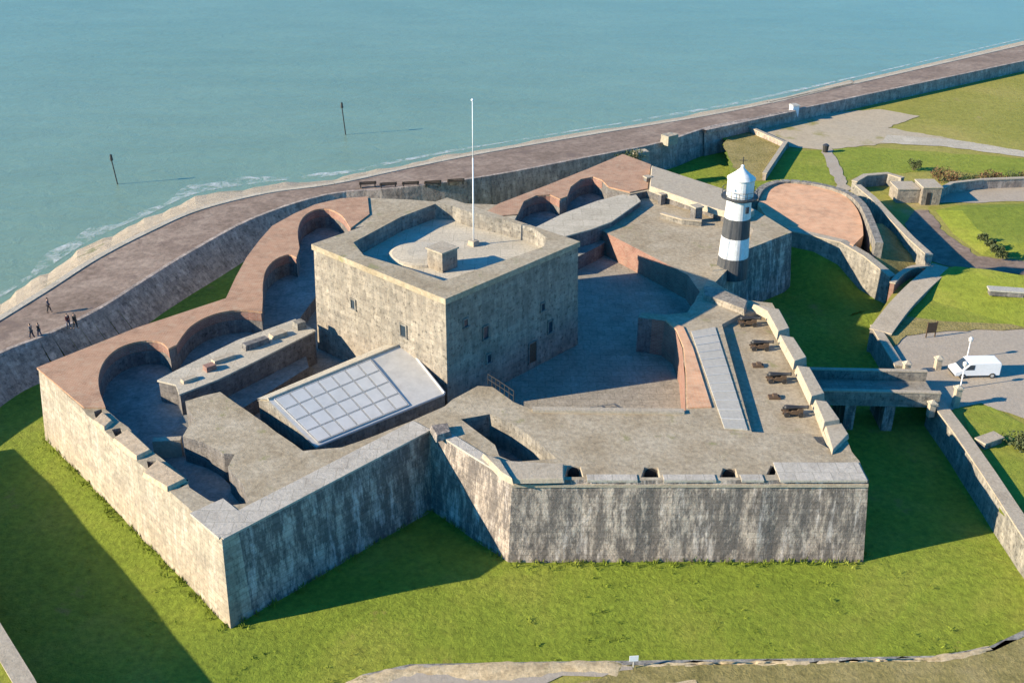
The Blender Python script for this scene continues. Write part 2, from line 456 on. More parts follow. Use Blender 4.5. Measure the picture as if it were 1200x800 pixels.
# shingle slope with a wavy waterline
mb = MB()
sh2 = []
for i, p in enumerate(shore):
    q = p.copy(); k = 0.8 * math.sin(i * 0.9) + 0.5 * math.sin(i * 2.3 + 1)
    q.y += k * 0.6; q.x -= k * 0.4; q.z = -2.6; sh2.append(q)
n = len(sh2)
dirs = [Vector((-0.75, 0.65, 0)) * 3.0] * n
pts = [a + Vector((-0.5, 0.8, -1.2)) * 3 for a in sh2] + sh2 + [a.lerp(c, 0.55) + Vector((0, 0, 0.25)) for a, c in zip(sh2, crest)] + [c + Vector((0, 0, -0.01)) for c in crest]
fs = []
for r_ in range(3):
    for i in range(n - 1):
        fs.append((r_ * n + i, r_ * n + i + 1, (r_ + 1) * n + i + 1, (r_ + 1) * n + i))
beach = mb.add(pts, fs).build('beach', M['shingle'])
tag(beach, 'pale shingle slope between the sea and the promenade', 'beach', kind='structure')
# foam line
def foam_mat():
    m, t, b = newmat('sea_foam')
    v = coord(t)
    a = ramp(t, noise(t, v, 0.45, 8, 0.75, 0.6), [(0.44, 0.0), (0.66, 0.6)])
    t.links.new(a, b.inputs['Alpha'])
    b.inputs['Base Color'].default_value = (0.75, 0.76, 0.74, 1); b.inputs['Roughness'].default_value = 0.7
    return m
mb = MB(); pts = []
for i, p in enumerate(shore):
    wv = 1.5 + 0.9 * math.sin(i * 0.37) + 0.6 * math.sin(i * 1.1)
    if p.x > -25: wv *= 0.35
    else: wv *= 1.5
    a = p + Vector((0.3, -0.4, 0)); a.z = -1.93
    b_ = p + Vector((-0.5, 0.85, 0)) * wv; b_.z = -1.96
    pts += [a, b_]
fo = mb.add(pts, [(2 * i, 2 * i + 2, 2 * i + 3, 2 * i + 1) for i in range(len(shore) - 1)]).build('sea_foam', foam_mat())
tag(fo, 'thin broken line of white foam where the sea meets the shingle', 'foam', kind='stuff')
# promenade
prom_poly = crest + list(reversed(inner_s))
zmap = {}
mb = MB()
k = len(crest)
loop = [Vector((p.x, p.y, 0)) for p in prom_poly]
def prom_z(c):
    best = min(((c.x - p.x) ** 2 + (c.y - p.y) ** 2, p.z) for p in prom_poly)
    return best[1]
mb.holed(ccw(loop), [], 0, prom_z)
prom = mb.build('promenade', M['prom'])
tag(prom, 'pinkish paved promenade curving round the seaward side of the fort', 'promenade', kind='structure')
# pale kerb along the seaward edge
mb = MB()
for i in range(len(crest) - 1):
    a, b_ = crest[i], crest[i + 1]
    d = (b_ - a); d.z = 0; d.normalize(); nn = Vector((d.y, -d.x, 0))
    kk = 0.7
    q = [a - nn * 0.15, b_ - nn * 0.15, b_ + nn * kk, a + nn * kk]
    lo = [p + Vector((0, 0, -0.5)) for p in q]; hi = [p + Vector((0, 0, 0.14)) for p in q]
    mb.add(lo + hi, [(4, 5, 6, 7), (0, 1, 5, 4), (2, 3, 7, 6)])
kerb = mb.build('promenade_kerb', M['concrete'])
tag(kerb, 'pale concrete edge of the promenade above the shingle', 'kerb', kind='structure')

# ------------------------------------------------------------------ sea wall (moat and field side of the promenade)
sw = empty('sea_wall', 'long dark stone sea wall dropping from the promenade into the grassy moat', 'wall')
mb = MB(); mb2 = MB()
for i in range(len(inner_s) - 1):
    a, b_ = inner_s[i], inner_s[i + 1]
    d = (b_ - a); d.z = 0; d.normalize(); nn = Vector((d.y, -d.x, 0))
    def run(p): return 0.7 + 2.2 * min(1, max(0, (ZP - .3 - p.z) / .7))
    up = 0.25
    for q_ in range(4):
        t0, t1 = q_ / 4, (q_ + 1) / 4
        def pt(p, t): return Vector((p.x, p.y, 0)) + nn * run(p) * t + Vector((0, 0, (p.z + up) * (1 - t) - 0.6 * t))
        mb.add([pt(a, t0), pt(b_, t0), pt(b_, t1), pt(a, t1)], [(3, 2, 1, 0)])
    mb.add([a + Vector((0, 0, up)), b_ + Vector((0, 0, up)), b_ - nn * .5 + Vector((0, 0, up)), a - nn * .5 + Vector((0, 0, up)), b_ - nn * .5 + Vector((0, 0, -.3)), a - nn * .5 + Vector((0, 0, -.3))], [(0, 1, 2, 3), (3, 2, 4, 5)])
mb.build('wall_face', M['seastone'], sw)

# ------------------------------------------------------------------ moat and land
moat_out = [Vector((-150, 30, 0)), Vector((60, 30, 0)), Vector((60, 152, 0))] + [Vector((p.x, p.y, 0)) for p in reversed(inner_s) if -140 < p.x < 40]
mb = MB()
# gridded grass sheet with slight undulation
import mathutils
def undul(x, y, a=0.22, s=0.06):
    return a * (mathutils.noise.noise(Vector((x * s, y * s, 0))) + 0.5 * mathutils.noise.noise(Vector((x * s * 3, y * s * 3, 4))))
nx, ny = 70, 60
X0, X1, Y0, Y1 = -150, 60, 25, 178
pts = [(X0 + (X1 - X0) * i / nx, Y0 + (Y1 - Y0) * j / ny, undul(X0 + (X1 - X0) * i / nx, Y0 + (Y1 - Y0) * j / ny) - 0.12) for j in range(ny + 1) for i in range(nx + 1)]
fs = [(j * (nx + 1) + i, j * (nx + 1) + i + 1, (j + 1) * (nx + 1) + i + 1, (j + 1) * (nx + 1) + i) for j in range(ny) for i in range(nx)]
def in_poly(q, lp):
    c = False
    for i in range(len(lp)):
        a, b_ = lp[i - 1], lp[i]
        if (a.y > q[1]) != (b_.y > q[1]) and q[0] < (b_.x - a.x) * (q[1] - a.y) / (b_.y - a.y) + a.x: c = not c
    return c
lim = [p + Vector((-2.5, 2.5, 0)) for p in inner_s if p.x < 60]
lim = [Vector((-400, -50, 0))] + lim + [Vector((60, 400, 0)), Vector((60, -50, 0))]
fs = [f for f in fs if in_poly((sum(pts[i][0] for i in f) / 4, sum(pts[i][1] for i in f) / 4), lim)]
moat = mb.add(pts, fs).build('moat_floor', M['grass'], shade=True)
tag(moat, 'mown green grass floor of the dry moat round the fort', 'grass', kind='structure')

# right hand land: counterscarp edge (moat side) at ZG
cs_right = L([(925, 273), (985, 286), (1043, 326), (1046, 343), (1020, 384), (1049, 432), (1088, 474), (1117, 513), (1150, 562), (1200, 640)], ZG)
cs_right.append(cs_right[-1] + Vector((0.4, -9, 0)))
near = L([(1290, 705), (1200, 738), (1160, 757), (1100, 768), (960, 771), (800, 773), (640, 775), (480, 778), (425, 790), (380, 815), (330, 850), (250, 890)], ZG)
left_cs = [Vector((-21.0, 45.2, 3.9)), U(60, 838, 4.0), U(40, 800, 4.0), U(0, 735, 4.0), U(-60, 640, 4.0), U(-120, 545, 4.0), U(-160, 500, 4.0)]
wall_line = [p for p in inner_s if p.x > 36]
land_r = [Vector((p.x, p.y, ZG)) for p in cs_right] + [Vector((p.x, p.y, ZG)) for p in near] + \
         [Vector((-20, 20, ZG)), Vector((200, -100, ZG)), Vector((1500, -100, ZG)), Vector((1500, 1100, ZG))] + [Vector((p.x, p.y, ZG)) for p in reversed(wall_line)]
mb = MB()
mb.holed(ccw(land_r), [], ZG)
land = mb.build('field', M['field'])
tag(land, 'dry olive grass field and banks inland of the fort', 'grass', kind='structure')
land_l = [Vector((p.x, p.y, 3.9)) for p in left_cs] + [Vector((-160, 60, 3.9)), Vector((-160, 10, 3.9)), Vector((-20, 10, 3.9))]
tag(MB().holed(ccw(land_l), [], 3.9).build('grass_bank', M['lawn']), 'grass bank outside the left corner of the moat', 'grass', kind='structure')

def ragged(p, amt, step=1.3, seed=3):
    rnd = random.Random(seed); q = []
    for i in range(len(p)):
        a, b_ = p[i], p[(i + 1) % len(p)]; k = max(1, int((b_ - a).length / step))
        for j in range(k):
            v = a.lerp(b_, j / k)
            if j: v += Vector((rnd.gauss(0, amt), rnd.gauss(0, amt), 0))
            q.append(v)
    return q
def patch(name, px, z, mat, label, cat, sm=0, kind='structure', rag=0.16):
    p = L(px, z)
    if sm: p = smooth(p, sm, True)
    q = []; rnd = random.Random(len(px) + int(px[0][0]))
    for i in range(len(p)):                      # ragged edge
        a, b_ = p[i], p[(i + 1) % len(p)]
        k = max(1, min(40, int((b_ - a).length / 1.1)))
        for j in range(k):
            v = a.lerp(b_, j / k)
            if j: v += Vector((rnd.gauss(0, rag), rnd.gauss(0, rag), 0))
            q.append(v)
    p = q
    mb = MB(); mb.holed(ccw(p), [], z)
    o = mb.build(name, mat)
    return tag(o, label, cat, kind=kind)
patch('lawn', [(846, 158), (868, 152), (905, 168), (925, 178), (1010, 172), (1205, 186), (1300, 196), (1300, 215), (1100, 200), (1010, 205), (960, 222), (900, 222), (858, 215)], ZG + 0.02, M['lawn'], 'bright green lawn strip behind the fort beside the pale path', 'lawn')
patch('dry_bank', [(858, 150), (872, 148), (922, 176), (896, 212), (868, 212), (848, 170)], ZG + 0.04, M['drygrass'], 'tussocky straw coloured grass triangle between the low walls', 'grass')
patch('forecourt', [(838, 158), (848, 146), (928, 131), (945, 134), (1030, 128), (1078, 136), (1040, 150), (1120, 163), (1060, 166), (965, 176), (925, 172), (885, 150)], ZG + 0.06, M['sandgravel'], 'wide pale gravel forecourt where the promenade meets the field path', 'path')
patch('field_path', [(1040, 158), (1120, 164), (1200, 177), (1300, 189), (1300, 195), (1200, 184), (1110, 172), (1030, 167)], ZG + 0.08, M['concrete'], 'pale path running across the field behind the lawn', 'path')
patch('lawn_path', [(962, 174), (974, 174), (998, 222), (984, 228)], ZG + 0.08, M['gravel'], 'short pale path crossing the lawn to the brick gallery', 'path')
patch('gate_road', [(1049, 432), (1040, 408), (1060, 392), (1120, 386), (1200, 384), (1320, 384), (1320, 545), (1200, 490), (1150, 472), (1120, 478), (1100, 490)], ZG + 0.05, M['gravel'], 'wide gravel road leading to the moat bridge', 'road')
patch('curved_path', [(1060, 262), (1072, 246), (1088, 246), (1110, 275), (1145, 300), (1200, 306), (1300, 312), (1300, 326), (1200, 322), (1120, 314), (1092, 306)], ZG + 0.05, M['prom'], 'pinkish path curving round the foot of the grass mound', 'path')
patch('wall_path', [(1095, 238), (1105, 224), (1200, 219), (1320, 217), (1320, 238), (1200, 236)], ZG + 0.05, M['gravel'], 'grey path beside the hedge behind the grass mound', 'path')
patch('lower_lawn', [(1130, 482), (1160, 476), (1200, 497), (1330, 560), (1330, 720), (1205, 640), (1150, 545)], ZG + 0.06, M['lawn'], 'lawn behind the moat wall below the gravel road', 'lawn', sm=2)
# foreground glacis beyond the near edge of the moat
patch('near_path', [(425, 793), (480, 781), (640, 778), (740, 780), (742, 784), (640, 800), (480, 812), (380, 850), (340, 850)], ZG + 0.05, M['gravel'], 'narrow gravel path along the near edge of the moat', 'path')
patch('near_grass', [(740, 778), (800, 776), (960, 774), (1100, 771), (1165, 758), (1300, 722), (1400, 900), (600, 900), (640, 815)], ZG + 0.03, M['drygrass'], 'rough olive grass on the near bank of the moat', 'grass')

# ------------------------------------------------------------------ counterscarp walls
def wall_run(name, pts, top, bot, thick, mat, label, cat, side=1, cope=True, group=None):
    """Wall along a polyline; side=+1 puts the thickness on the right hand of travel."""
    root = empty(name, label, cat, group)
    n_ = len(pts); nr = []
    for i in range(n_):
        a = pts[max(i - 1, 0)]; b_ = pts[min(i + 1, n_ - 1)]
        d = b_ - a; d.z = 0; d.normalize(); nr.append(Vector((d.y, -d.x, 0)) * side)
    tops = top if isinstance(top, list) else [top] * n_
    lp = [Vector((p.x, p.y, tz)) for p, tz in zip(pts, tops)]
    rp = [Vector((p.x, p.y, tz)) + nn * thick for p, nn, tz in zip(pts, nr, tops)]
    loop = lp + list(reversed(rp))
    if area(loop) < 0: loop.reverse()
    mb = MB(); mb.skirt(loop, None, bot)
    mb.add(lp + rp, [(i, i + 1, n_ + i + 1, n_ + i) for i in range(n_ - 1)])
    mb.build('wall', mat, root)
    if cope:
        mb = MB()
        o1 = [p - nn * 0.08 + Vector((0, 0, 0.03)) for p, nn in zip(lp, nr)]
        o2 = [p + nn * 0.08 + Vector((0, 0, 0.03)) for p, nn in zip(rp, nr)]
        h = Vector((0, 0, 0.16))
        for i in range(n_ - 1):
            q = [o1[i], o1[i + 1], o2[i + 1], o2[i]]
            mb.add(q + [p + h for p in q], [(4, 5, 6, 7), (0, 1, 5, 4), (1, 2, 6, 5), (2, 3, 7, 6), (3, 0, 4, 7)])
        mb.build('coping', M['coping'], root)
    return root
gal_front = [U(922, 271, 5.1), U(955, 278, 5.1), U(985, 285, 5.1), U(1012, 301, 4.4), U(1043, 326, 3.2)]
wall_run('moat_wall', gal_front, [p.z for p in gal_front], -0.6, 0.9, M['counter'], 'grey stone moat wall below the salmon brick gallery roof', 'wall', side=-1)
wall_run('moat_wall', cs_right[6:], ZG + 0.45, -0.6, 1.1, M['counter'], 'long straight moat wall running from the bridge towards the bottom right', 'wall', side=-1)
wall_run('moat_wall', cs_right[4:6], ZG + 0.2, -0.6, 0.8, M['counter'], 'short moat wall between the bridge and the tan grass point', 'wall', side=-1)
wall_run('moat_wall', list(near), ZG + 0.03, -0.6, 0.45, M['counter'], 'low kerb like wall curving along the near edge of the moat', 'wall', side=-1, cope=False)
nb_ = L([(1160, 758), (1100, 769.5), (960, 773), (800, 776), (640, 778), (480, 782), (425, 794), (385, 815), (335, 850)], ZG)
nb_ = ragged(nb_, 0.0, 0.5)[:-40]
mb = MB(); rnd = random.Random(5); cols = []
for q_, p in enumerate(nb_):
    big = 1.0 if p.x < 7 else 0.35
    d = nb_[min(q_ + 1, len(nb_) - 1)] - nb_[max(q_ - 1, 0)]; d.z = 0
    if d.length < 1e-6: d = Vector((-1, 0, 0))
    d.normalize(); nn = Vector((-d.y, d.x, 0)); nn = nn if nn.y < 0 or abs(nn.y) < .3 else -nn
    wv = big * (1.2 + .35 * math.sin(q_ * .31) + rnd.gauss(0, .08)); hh = big * (.16 + .06 * math.sin(q_ * .23) + rnd.gauss(0, .02))
    cols.append([p - nn * (.25 * big + rnd.gauss(0, .06)) + Vector((0, 0, .02)), p + nn * .3 + Vector((0, 0, hh)), p + nn * wv * .6 + Vector((0, 0, hh * .8 + rnd.gauss(0, .02))), p + nn * wv + Vector((0, 0, .02))])
mb.add([v for r_ in cols for v in r_], [(4 * a + b_, 4 * a + b_ + 1, 4 * a + b_ + 5, 4 * a + b_ + 4) for a in range(len(cols) - 1) for b_ in range(3)])
tag(mb.build('earth_bank', M['sand'], shade=True), 'rough tan earth and rubble bank along the near edge of the moat', 'bank', kind='structure')
wall_run('moat_wall', left_cs, 4.2, -0.6, 1.0, M['counter'], 'stone moat wall just showing in the bottom left corner', 'wall', side=-1)
# curved brick wing wall at the tan point
cur = smooth(L([(1043, 332), (1052, 322), (1068, 313), (1088, 312)], ZG + 1.2), 4)
wall_run('curved_brick_wall', cur, ZG + 1.2, -0.5, 0.5, M['redbrick'], 'curved brown brick wall at the end of the salmon gallery', 'wall', side=1)
cur2 = smooth(L([(1020, 384), (1042, 358), (1066, 336), (1092, 316)], ZG + 0.5), 4)
wall_run('sloping_stone_wing', cur2, [0.25 + ZG + 0.9 * i / (len(cur2) - 1) for i in range(len(cur2))], -0.5, 2.2, M['counter'], 'broad pale stone wing wall slanting from the tan point up to the lawn', 'wall', side=1)
patch('tan_point', [(1021, 386), (1044, 362), (1075, 350), (1140, 352), (1200, 358), (1320, 362), (1320, 385), (1200, 385), (1120, 387), (1062, 393), (1042, 408)], ZG + 0.12, M['drygrass'], 'tan grass point beside the moat bridge', 'grass')

# raised lawn with a steep far edge
def raised(name, px, z, drop, mat, label):
    p = ccw(L(px, z))
    mb = MB(); mb.holed(p, [], z); mb.skirt(p, z, z - drop, 0.5)
    return tag(mb.build(name, mat), label, 'lawn', kind='structure')
LT = [(1092, 316, 2.6), (1120, 312, 3.9), (1160, 316, 4.1), (1205, 324, 4.1), (1320, 336, 4.1), (1320, 384, 2.3), (1200, 384, 2.3), (1110, 380, 2.3), (1050, 372, 2.3), (1066, 344, 2.5)]
p = ccw([U(x, y, z) for x, y, z in LT])
mb = MB(); mb.holed([Vector((q.x, q.y, 0)) for q in p], [], 0, lambda c: min(((c.x - q.x) ** 2 + (c.y - q.y) ** 2, q.z) for q in p)[1])
mb.skirt(p, None, ZG - .6)
tag(mb.build('lawn_terrace', M['lawn']), 'green lawn bank rising from the road to a steep shaded far edge', 'lawn', kind='structure')
# grass mound
mound = L([(1094, 246), (1120, 240), (1200, 238), (1330, 240), (1330, 306), (1200, 302), (1150, 300), (1115, 274)], ZG)
mb = MB()
mm = ccw(mound)
t1 = offset(mm, -3.2)
mb.skirt(t1, ZG + 0.7, ZG - 0.05, 3.2)
mb.holed([Vector((p.x, p.y, 0)) for p in t1], [], ZG + 0.7)
tag(mb.build('grass_mound', M['lawn']), 'flat topped grass mound inside the curving path', 'mound', kind='structure')

# ------------------------------------------------------------------ salmon gallery (caponier roof) and entrance works
cap = empty('brick_gallery', 'salmon brick gallery roof sloping down to the moat behind the lighthouse', 'gallery')
gp = smooth(L([(888, 240), (897, 224), (917, 217), (950, 219), (983, 227), (1001, 241), (1010, 258), (1012, 274)], 5.4), 3)
gq = L([(1000, 287), (985, 283), (955, 276), (926, 269), (902, 262)], 5.15)
lp = ccw(gp + gq)
ymin = min(p.y for p in lp)
def gz(c): return 5.1 + 0.03 * (c.y - ymin)
mb = MB(); mb.holed(lp, [], 0, gz)
mb.skirt([Vector((p.x, p.y, gz(p))) for p in lp], None, 0.5)
mb.build('roof', M['salmon'], cap)
mb = MB()
rim = smooth(L([(889, 232), (897, 220), (917, 213), (950, 215), (986, 224), (1006, 238), (1017, 260), (1026, 284)], 6.0), 3)
rr = [p + Vector((1.2 * math.cos(i * 0.1), 1.2, 0)) for i, p in enumerate(rim)]
for i in range(len(rim) - 1):
    d = (rim[i + 1] - rim[i]); d.z = 0; d.normalize(); nn = Vector((-d.y, d.x, 0)) * 0.9
    a, b_ = rim[i], rim[i + 1]
    q = [a, b_, b_ + nn, a + nn]
    mb.add([Vector((p.x, p.y, ZG - .3)) for p in q] + q, [(4, 5, 6, 7), (0, 1, 5, 4), (2, 3, 7, 6), (1, 2, 6, 5), (3, 0, 4, 7)])
mb.build('parapet', M['inner'], cap)
def sloped(name, pz, mat, label, cat):
    p = ccw([U(x, y, z) for x, y, z in pz])
    mb = MB(); mb.holed([Vector((q.x, q.y, 0)) for q in p], [], 0, lambda c: min(((c.x - q.x) ** 2 + (c.y - q.y) ** 2, q.z) for q in p)[1])
    mb.skirt(p, None, ZG - .6)
    return tag(mb.build(name, mat), label, cat, kind='structure')
sloped('gallery_grass', [(1022, 262, 5.0), (1034, 262, 4.4), (1062, 285, 3.4), (1083, 303, 2.9), (1068, 316, 2.7), (1046, 327, 3.0), (1030, 312, 3.8), (1020, 286, 4.8)], M['drygrass'], 'dry yellow grass strip between the gallery and the trench wall', 'grass')
tl = [Vector((p.x, p.y, 0)) for p in gal_front]
mb = MB()
rows = []
for q_, p in enumerate(tl):
    d = tl[min(q_ + 1, len(tl) - 1)] - tl[max(q_ - 1, 0)]; d.normalize(); nn = Vector((-d.y, d.x, 0)); nn = nn if nn.y < 0 else -nn
    hgt = (3.3, 3.3, 2.4, 0.3, -.3)[q_]
    rows.append([p - nn * .1 + Vector((0, 0, hgt)), p + nn * 2.2 + Vector((0, 0, hgt * .55)), p + nn * 5.5 + Vector((0, 0, .1)), p + nn * 7 + Vector((0, 0, -.4))])
mb.add([v for r_ in rows for v in r_], [(4 * a + b_, 4 * a + b_ + 1, 4 * a + b_ + 5, 4 * a + b_ + 4) for a in range(len(rows) - 1) for b_ in range(3)])
tag(mb.build('grass_talus', M['grass'], shade=True), 'shaded grass slope at the foot of the gallery wall', 'grass', kind='structure')
tw = L([(1002, 218), (1020, 233), (1042, 257), (1064, 280), (1086, 300)], ZG + 2.6)  # height raised so the cast shadow stands in for an unmodelled sunken trench
wall_run('trench_wall', tw, ZG + 2.6, ZG - 0.4, 0.7, M['counter'], 'straight slanting wall, heightened so its shadow stands for the sunken entrance beside the brick gallery', 'wall', side=-1)
tw2 = L([(1004, 214), (1016, 207), (1040, 205), (1056, 210)], ZG + 1.6)
wall_run('trench_end_wall', tw2, ZG + 1.6, ZG - 0.4, 0.7, M['counter'], 'grey wall closing the far end of the sunken entrance', 'wall', side=-1)
ent = empty('entrance_block', 'pale stone entrance block with dark doorway beside the hedge', 'building')
e0, e1 = U(1050, 238, ZG), U(1098, 238, ZG)
ax = (e1 - e0); ln = ax.length; ax.normalize(); back = Vector((-ax.y, ax.x, 0))
def quad_block(mb, o, ax, bk, x0, x1, y0, y1, z0, z1):
    p = [o + ax * x0 + bk * y0, o + ax * x1 + bk * y0, o + ax * x1 + bk * y1, o + ax * x0 + bk * y1]
    return mb.prism([Vector((q.x, q.y, 0)) for q in p], z1, z0)
mb = MB(); quad_block(mb, e0, ax, back, 0, ln * .55, 0, 3.2, ZG - .2, ZG + 1.9); quad_block(mb, e0, ax, back, ln * .55, ln, -0.8, 2.6, ZG - .2, ZG + 2.4)
mb.build('wall', M['keep'], ent)
mb = MB(); quad_block(mb, e0, ax, back, ln * .66, ln * .76, -0.86, -0.7, ZG, ZG + 1.8); mb.build('doorway', M['darkgap'], ent)
mb = MB(); quad_block(mb, e0, ax, back, -0.1, ln * .53, -0.1, 3.3, ZG + 1.93, ZG + 2.08); quad_block(mb, e0, ax, back, ln * .54, ln + .1, -0.9, 2.7, ZG + 2.43, ZG + 2.6); mb.build('coping', M['coping'], ent)
hw = L([(1102, 233), (1115, 226), (1150, 222), (1200, 220), (1320, 219)], ZG)
wall_run('garden_wall', hw, ZG + 1.3, ZG - .2, 0.5, M['seastone'], 'low dark stone wall under the russet hedge', 'wall', side=-1)

# ------------------------------------------------------------------ the fort: rampart
rim_px = [(355, 528), (258, 459), (240, 463), (217, 470), (228, 490), (214, 511), (238, 518), (262, 531), (275, 532), (267, 547), (284, 566), (292, 589),
          (268, 592), (245, 586), (222, 571), (218, 560), (200, 545), (178, 528), (150, 500), (122, 478)]
bay1 = [(116, 462), (114, 446), (119, 428), (132, 413), (150, 404), (172, 400), (190, 402), (198, 409)]
bay2 = [(206, 405), (212, 396), (222, 384), (238, 374), (258, 367), (282, 364), (306, 366)]
bay3 = [(307, 350), (307, 334), (311, 317), (322, 305), (338, 299), (347, 302)]
bay4 = [(350, 292), (348, 272), (354, 256), (368, 247), (386, 246), (402, 254), (411, 268)]
behind = [(440, 262), (520, 258), (600, 262)]
bay5 = [(607, 250), (613, 238), (628, 231), (645, 230), (656, 235)]
bay6 = [(664, 232), (668, 221), (680, 212), (695, 209), (706, 213)]
west = [(712, 222), (738, 228), (758, 224), (790, 233), (822, 242), (858, 256), (884, 268), (880, 280), (852, 298), (838, 314), (824, 336)]
right_in = [(806, 366), (778, 369), (752, 366), (748, 372), (765, 374), (779, 376), (792, 386), (800, 408), (803, 440), (804, 481)]
front_in = [(700, 480), (622, 479), (602, 471), (577, 453), (560, 452), (530, 468), (521, 476), (480, 494), (440, 510), (400, 524)]
def sp(a, n_=3): return smooth([Vector((x, y, 0)) for x, y in a], n_)
rim2 = [Vector((x, y, 0)) for x, y in rim_px] + sp(bay1) + sp(bay2) + sp(bay3) + sp(bay4) + [Vector((x, y, 0)) for x, y in behind] + sp(bay5) + sp(bay6) + \
    [Vector((x, y, 0)) for x, y in west + right_in + front_in]
rim_w = [U(p.x, p.y, ZT) for p in rim2]
outer_px = [(260, 632), (505, 503), (600, 562), (1018, 562), (905, 355), (872, 351), (838, 331), (876, 292), (912, 278), (928, 272), (850, 224), (762, 194), (730, 182), (690, 199), (640, 219), (585, 240), (530, 238), (480, 234),
            (430, 232), (400, 234), (370, 241), (345, 252), (320, 266), (305, 283), (290, 303), (277, 327), (266, 351), (160, 386), (45, 432)]
outer_w = ragged(L(outer_px, ZT), 0.035)
rim_w = ragged(rim_w, 0.04)
rim_r_px = [(846, 380), (868, 368), (897, 364), (912, 390), (931, 424), (950, 465), (973, 526), (958, 518), (950, 508), (905, 507), (881, 506)]
rim_r = L(rim_r_px, ZT)
pit_b = L([(540, 491), (574, 485), (600, 496), (622, 511), (653, 537), (602, 541), (585, 534), (580, 521)], ZT)
emb_front = [[(661, 558.5), (684, 558.5), (680, 546), (665, 546)], [(751, 559), (774, 559), (771, 547), (755, 547)], [(843, 559), (865, 559), (862, 548), (847, 548)], [(898, 556), (908, 556), (911, 545), (903, 545)]]
ef = [L(p, ZT) for p in emb_front]
emb_left_px = [[(112, 489), (122, 489), (119, 479), (110, 482)], [(135, 511), (146, 510), (141, 501), (131, 503)], [(174, 549), (182, 549), (184, 540), (172, 540)], [(197, 568), (214, 570), (221, 562), (209, 561)]]
el = [L(p, ZT) for p in emb_left_px]
fort = empty('fort_rampart', 'massive stone artillery rampart with scalloped gun bays and angled bastions', 'fortress')
mb = MB()
mb.holed(ccw(outer_w), [rim_w, rim_r, pit_b] + ef + el, ZT)
mb.build('rampart_top', M['top'], fort)
ow = ccw(outer_w); ob = offset(ow, .55)
ma, mb = MB(), MB()
for i in range(len(ow)):
    j = (i + 1) % len(ow); a, b_ = ow[i], ow[j]; d = b_ - a
    west_side = (a.x + b_.x) < 2 * -19.5 or (a.y + b_.y) > 2 * 123
    (ma if west_side else mb).add([Vector((ob[i].x, ob[i].y, -.4)), Vector((ob[j].x, ob[j].y, -.4)), Vector((b_.x, b_.y, ZT)), Vector((a.x, a.y, ZT))], [(0, 1, 2, 3)])
mb.build('scarp_wall', M['scarp'], fort); ma.build('scarp_wall', M['palescarp'], fort)
mb = MB(); mb.skirt(ccw(rim_w), ZT, ZC - 0.2, 0, inward=True); mb.build('inner_wall', M['shadestone'], fort)  # dark stone below the brick lining paints in the shade of the bays
mb = MB(); mb.skirt(ccw(rim_r), ZT, ZR, 0, inward=True); mb.build('inner_wall', M['coping'], fort)
mb = MB(); mb.skirt(ccw(pit_b), ZT, 4.3, 0, inward=True); mb.poly([Vector((p.x, p.y, 4.3)) for p in ccw(pit_b)]); mb.build('gun_pit', M['inner'], fort)
for q in ef:
    mb = MB(); q = ccw(q); mb.skirt(q, ZT, 6.1, 0, inward=True); mb.poly([Vector((p.x, p.y, 6.1)) for p in q])
    e = mb.build('embrasure', M['coping'], fort)
    a, b_ = sorted(q, key=lambda p: -p.y)[:2]
    c = (a + b_) / 2
    wd = (a - b_).length * 0.42
    mb = MB(); arch = [Vector((c.x - wd, c.y - .06, 6.12)), Vector((c.x + wd, c.y - .06, 6.12))] + [Vector((c.x + wd * math.cos(t_), c.y - .06, 6.62 + 0.5 * math.sin(t_))) for t_ in [i * math.pi / 8 for i in range(9)]]
    n_ = len(arch)
    mb.add(arch + [p + Vector((0, 0.05, 0)) for p in arch], [tuple(range(n_))] + [(i, (i + 1) % n_, n_ + (i + 1) % n_, n_ + i) for i in range(n_)])
    mb.build('gun_port', M['darkgap'], e)
for q in el:
    mb = MB(); q = ccw(q); mb.skirt(q, ZT, 6.2, 0, inward=True); mb.poly([Vector((p.x, p.y, 6.2)) for p in q])
    mb.build('embrasure', M['inner'], fort)
# floors
def floor(name, px, z, mat, skirt=None, smat=None):
    p = ccw(L(px, z)); mb = MB(); mb.holed(p, [], z)
    o = mb.build(name, mat, fort)
    if skirt is not None:
        mb = MB(); mb.skirt(p, z - .003, skirt); mb.build('floor_wall', smat or M['shadestone'], fort)
    return o
def floor_w(name, pts, z, mat, skirt=None, smat=None):
    p = ccw([Vector((q.x, q.y, 0)) for q in pts]); mb = MB(); mb.holed(p, [], z)
    o = mb.build(name, mat, fort)
    if skirt is not None:
        mb = MB(); mb.skirt(p, z - .003, skirt); mb.build('floor_wall', smat or M['shadestone'], fort)
    return o
floor_w('courtyard', offset(ccw(rim_w), 0.35), ZC, M['yard'])
gA_out = L([(300, 604), (232, 592), (110, 478), (80, 438), (160, 394), (280, 356), (300, 300), (335, 268), (380, 240), (440, 240), (470, 244)], ZT)
gA_in = L([(470, 290), (395, 320), (372, 345), (352, 372), (352, 392), (362, 430), (262, 492), (240, 500), (225, 530), (262, 560), (300, 600)], ZA)
floor_w('gun_platform', gA_out + gA_in, ZA, M['gunfloor'], ZC - .1)
gB_out = L([(560, 250), (590, 246), (640, 225), (690, 205), (728, 200), (745, 215)], ZT)
gB_in = L([(742, 262), (704, 290), (660, 312), (620, 304), (560, 284)], ZA)
floor_w('gun_platform', gB_out + gB_in, ZA + .3, M['gunfloor'], ZC - .1)
gW_out = L([(742, 226), (752, 216), (765, 205), (850, 232), (905, 262), (880, 288), (842, 326), (826, 340)], ZT)
gW_in = L([(806, 322), (703, 269)], ZW)
floor_w('gun_platform', gW_out + gW_in, ZW, M['top'], ZC - .1, M['redbrick'])
floor('gun_platform', [(835, 378), (868, 358), (905, 358), (1000, 540), (955, 530), (872, 520)], ZR, M['top'])
